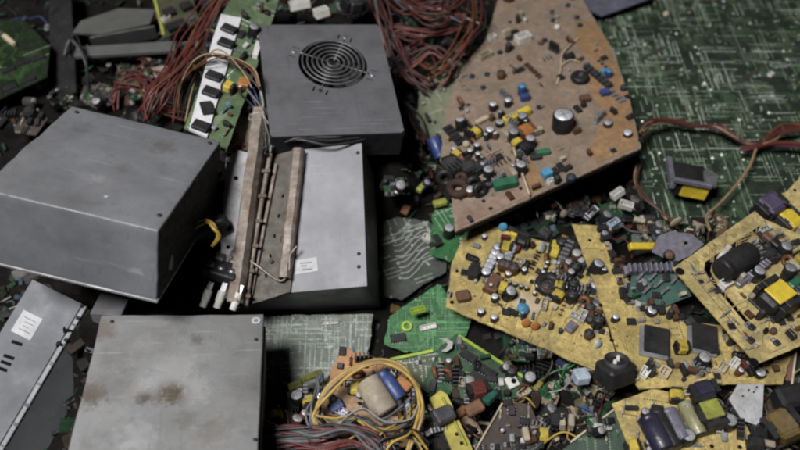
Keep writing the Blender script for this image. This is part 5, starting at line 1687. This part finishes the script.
for i, (c_, m_) in enumerate((('bright green', grim_dim(PCB_GR, .75, .9)), ('dark green', PCB_DK), ('brown', PCB_BR), ('dirty yellow', grim_dim(PCB_YE, .35, .7)), ('grey green', PCB_GREY), ('dull orange', grim_dim(PCB_OR, .4, .8)), ('deep green', MATS['deep_green_board']), ('dark brown', MATS['dark_brown_board']))):
    for k in range(3):
        KINDS.append(('board_shard', c_, (lambda s_=i * 10 + k, mm=m_: c_shard(s_, mm, 0))))
REG = [([(60, 50), (150, 60), (160, 110), (70, 100), (30, 125), (10, 110)], 29), ([(372, 20), (470, 20), (450, 90), (420, 150), (385, 140)], 18), ([(372, 150), (440, 160), (450, 215), (380, 210)], 9),
       ([(560, 188), (640, 160), (660, 225), (600, 228), (560, 222), (500, 224)], 20), ([(450, 395), (540, 345), (600, 372), (612, 405), (560, 445), (530, 450), (520, 400), (470, 450), (455, 420)], 61),
       ([(272, 385), (312, 380), (310, 430), (272, 432)], 14), ([(740, 425), (770, 385), (800, 380), (800, 450), (765, 450)], 22), ([(170, 250), (215, 250), (215, 300), (170, 300)], 7),
       ([(555, 240), (600, 250), (640, 320), (625, 320), (590, 280)], 18), ([(650, 222), (720, 225), (700, 240), (640, 245)], 14), ([(130, 0), (160, 0), (230, 60), (180, 100), (130, 60)], 11), ([(420, 385), (450, 400), (470, 450), (425, 450)], 14)]
SEEN = {}
rl = random.Random(99)
for poly, n in REG:
    xs = [p[0] for p in poly]; ys = [p[1] for p in poly]
    k = g = 0
    used = []
    while k < n and g < 600:
        g += 1
        px, py = rl.uniform(min(xs), max(xs)), rl.uniform(min(ys), max(ys))
        if not inside((px, py), poly) or any((px - a) ** 2 + (py - b) ** 2 < 55 for a, b in used):
            continue
        z = .07
        for _ in range(8):
            p = at(px, py, z); z = .5 * z + .5 * (mound(p.x, p.y) + .008)
        p = at(px, py, z)
        if any(inside((p.x, p.y), f) for f in FOOT):
            continue
        used.append((px, py)); k += 1
        kind, colr, fn = rl.choice(KINDS)
        near = sorted(MARKS, key=lambda m: (m[1] - px) ** 2 + (m[2] - py) ** 2)
        for cand in (f'{colr} {kind.replace("_", " ")} loose in the scrap nearest {near[0][0]}',
                     f'{colr} {kind.replace("_", " ")} loose between {near[0][0]} and {near[1][0]}',
                     f'{colr} {kind.replace("_", " ")} loose between {near[0][0]} and {near[2][0]}'):
            if cand not in SEEN:
                break
        else:
            kind2 = [K for K in KINDS if f'{K[1]} {K[0].replace("_", " ")} loose in the scrap nearest {near[0][0]}' not in SEEN]
            if not kind2:
                continue
            kind, colr, fn = rl.choice(kind2)
            cand = f'{colr} {kind.replace("_", " ")} loose in the scrap nearest {near[0][0]}'
        SEEN[cand] = 1
        m = Matrix.Translation(p) @ Rz(rl.uniform(0, 6.28)) @ Matrix.Rotation(rl.choice((0, 0, 1.4)) + rl.gauss(0, .25), 4, 'X') @ Matrix.Rotation(rl.gauss(0, .25), 4, 'Y')
        tag(place(fn(), None, m), cand, kind.replace('_', ' '), 'loose parts in the scrap')

# thin stray wires lying over the scrap
rs = random.Random(123)
for poly, n in REG:
    xs = [p[0] for p in poly]; ys = [p[1] for p in poly]
    for _ in range(max(2, n // 5)):
        for _t in range(60):
            px, py = rs.uniform(min(xs), max(xs)), rs.uniform(min(ys), max(ys))
            if inside((px, py), poly):
                break
        a0 = rs.uniform(0, 6.28); Q = []
        p0 = at(px, py, .06)
        x_, y_ = p0.x, p0.y
        for k in range(6):
            Q.append(Vector((x_, y_, min(mound(x_, y_) + rs.uniform(.012, .024), ceiling(x_, y_) + (0 if k else 0)))))
            x_ += .013 * math.cos(a0); y_ += .013 * math.sin(a0); a0 += rs.gauss(0, .7)
        if any(inside((v.x, v.y), f) for v in Q for f in FOOT):
            continue
        near = sorted(MARKS, key=lambda m: (m[1] - px) ** 2 + (m[2] - py) ** 2)
        for c_ in rs.sample(['black', 'maroon', 'yellow', 'grey', 'tan', 'red', 'white', 'blue', 'brown', 'green'], 10):
            lb = f'thin {c_} wire strand curling over the scrap nearest {near[0][0]}'
            if lb not in SEEN:
                SEEN[lb] = 1
                o = obj('wire', MB().tube(crom([v - Q[0] for v in Q], 7), rs.uniform(.0007, .0011), 6), CORE[c_], None, Matrix.Translation(Q[0]))
                tag(o, lb, 'wire', 'stray wires in the scrap')
                break

# larger broken pieces of circuit board, tilted every way
rt = random.Random(314)
BITS = [(545, 350, 'olive green'), (562, 418, 'dark brown'), (598, 428, 'dark green'), (530, 436, 'grey green'), (456, 372, 'dark green'), (576, 206, 'dark brown'), (612, 213, 'dark green'), (646, 226, 'dull orange'),
        (396, 186, 'dark green'), (414, 158, 'dark brown'), (100, 96, 'dark brown'), (128, 74, 'olive green'), (424, 22, 'dark green'), (402, 112, 'grey green'), (764, 447, 'dark green'), (742, 438, 'dark brown'),
        (300, 398, 'olive green'), (286, 424, 'dark brown'), (598, 268, 'grey green'), (568, 272, 'dark brown'), (28, 122, 'dark brown'), (176, 8, 'dark green'), (430, 422, 'olive green'), (520, 352, 'dark green'), (662, 236, 'dark brown')]
BM = {'olive green': M('olive_board_bit', (.06, .075, .025), (.035, .045, .016), .55, dust=.2, traces=.5), 'dark brown': MATS['dark_brown_board'], 'dark green': MATS['deep_green_board'],
      'grey green': grim_dim(PCB_GREY, .6, .9), 'dull orange': grim_dim(PCB_OR, .45, .8)}
for px, py, c_ in BITS:
    p = at(px, py, .06); z = max(mound(p.x, p.y), .015) + rt.uniform(.02, .03)
    n_ = rt.randint(4, 6); R_ = rt.uniform(11, 20); a0 = rt.uniform(0, 6.28)
    P_ = [(px + R_ * rt.uniform(.75, 1.25) * math.cos(a0 + 2 * PI * i / n_), py + .8 * R_ * rt.uniform(.7, 1.2) * math.sin(a0 + 2 * PI * i / n_)) for i in range(n_)]
    near = sorted(MARKS, key=lambda m: (m[1] - px) ** 2 + (m[2] - py) ** 2)
    lb = f'{c_} broken board piece with small parts, nearest {near[0][0]}'
    if lb in SEEN:
        lb = f'{c_} broken board piece with small parts, between {near[0][0]} and {near[1][0]}'
    lb = lb.replace('with small parts, between', 'between')
    SEEN[lb] = 1
    tb = Board('broken_board', lb, 'circuit board', [(px - 12, py + 8, z + rt.uniform(-.007, .007)), (px + 12, py + 8, z + rt.uniform(-.007, .007)), (px, py - 12, z + rt.uniform(-.007, .009))], P_, BM[c_], .0014, .0005,
               group='broken boards in the scrap', seed=px)
    tb.fill(rt.randint(6, 11), rt, [P_DARK, P_TRAN, P_CHIP, P_CAP, P_PALE, P_RES, P_TALL, P_DISC], .0055)
    tb.solder(26, SOLDER, px)

# ------------------------------------------------------------------ light
w = bpy.data.worlds.new('World'); sc.world = w; w.use_nodes = True
bg = w.node_tree.nodes['Background']
bg.inputs['Color'].default_value = (.72, .8, 1, 1); bg.inputs['Strength'].default_value = WORLD


def area(name, loc, target, size, power, col):
    ld = bpy.data.lights.new(name, 'AREA'); ld.shape = 'DISK'; ld.size = size; ld.energy = power; ld.color = col
    o = bpy.data.objects.new(name, ld); COL.objects.link(o); o.location = loc
    o.rotation_euler = (Vector(target) - Vector(loc)).to_track_quat('-Z', 'Y').to_euler()


area('key_lamp', (-.66, -.16, 2.05), (0.0, .44, .1), .6, KEY, (1.0, .985, .97))

sc.view_settings.view_transform = 'Standard'
sc.view_settings.look = 'None'
sc.view_settings.exposure = 0
sc.view_settings.gamma = 1
sc.render.engine = 'CYCLES'
sc.cycles.use_denoising = True
sc.cycles.max_bounces = 4
sc.cycles.diffuse_bounces = 2
sc.cycles.pixel_filter_type = 'BLACKMAN_HARRIS'
sc.cycles.filter_width = 2.3
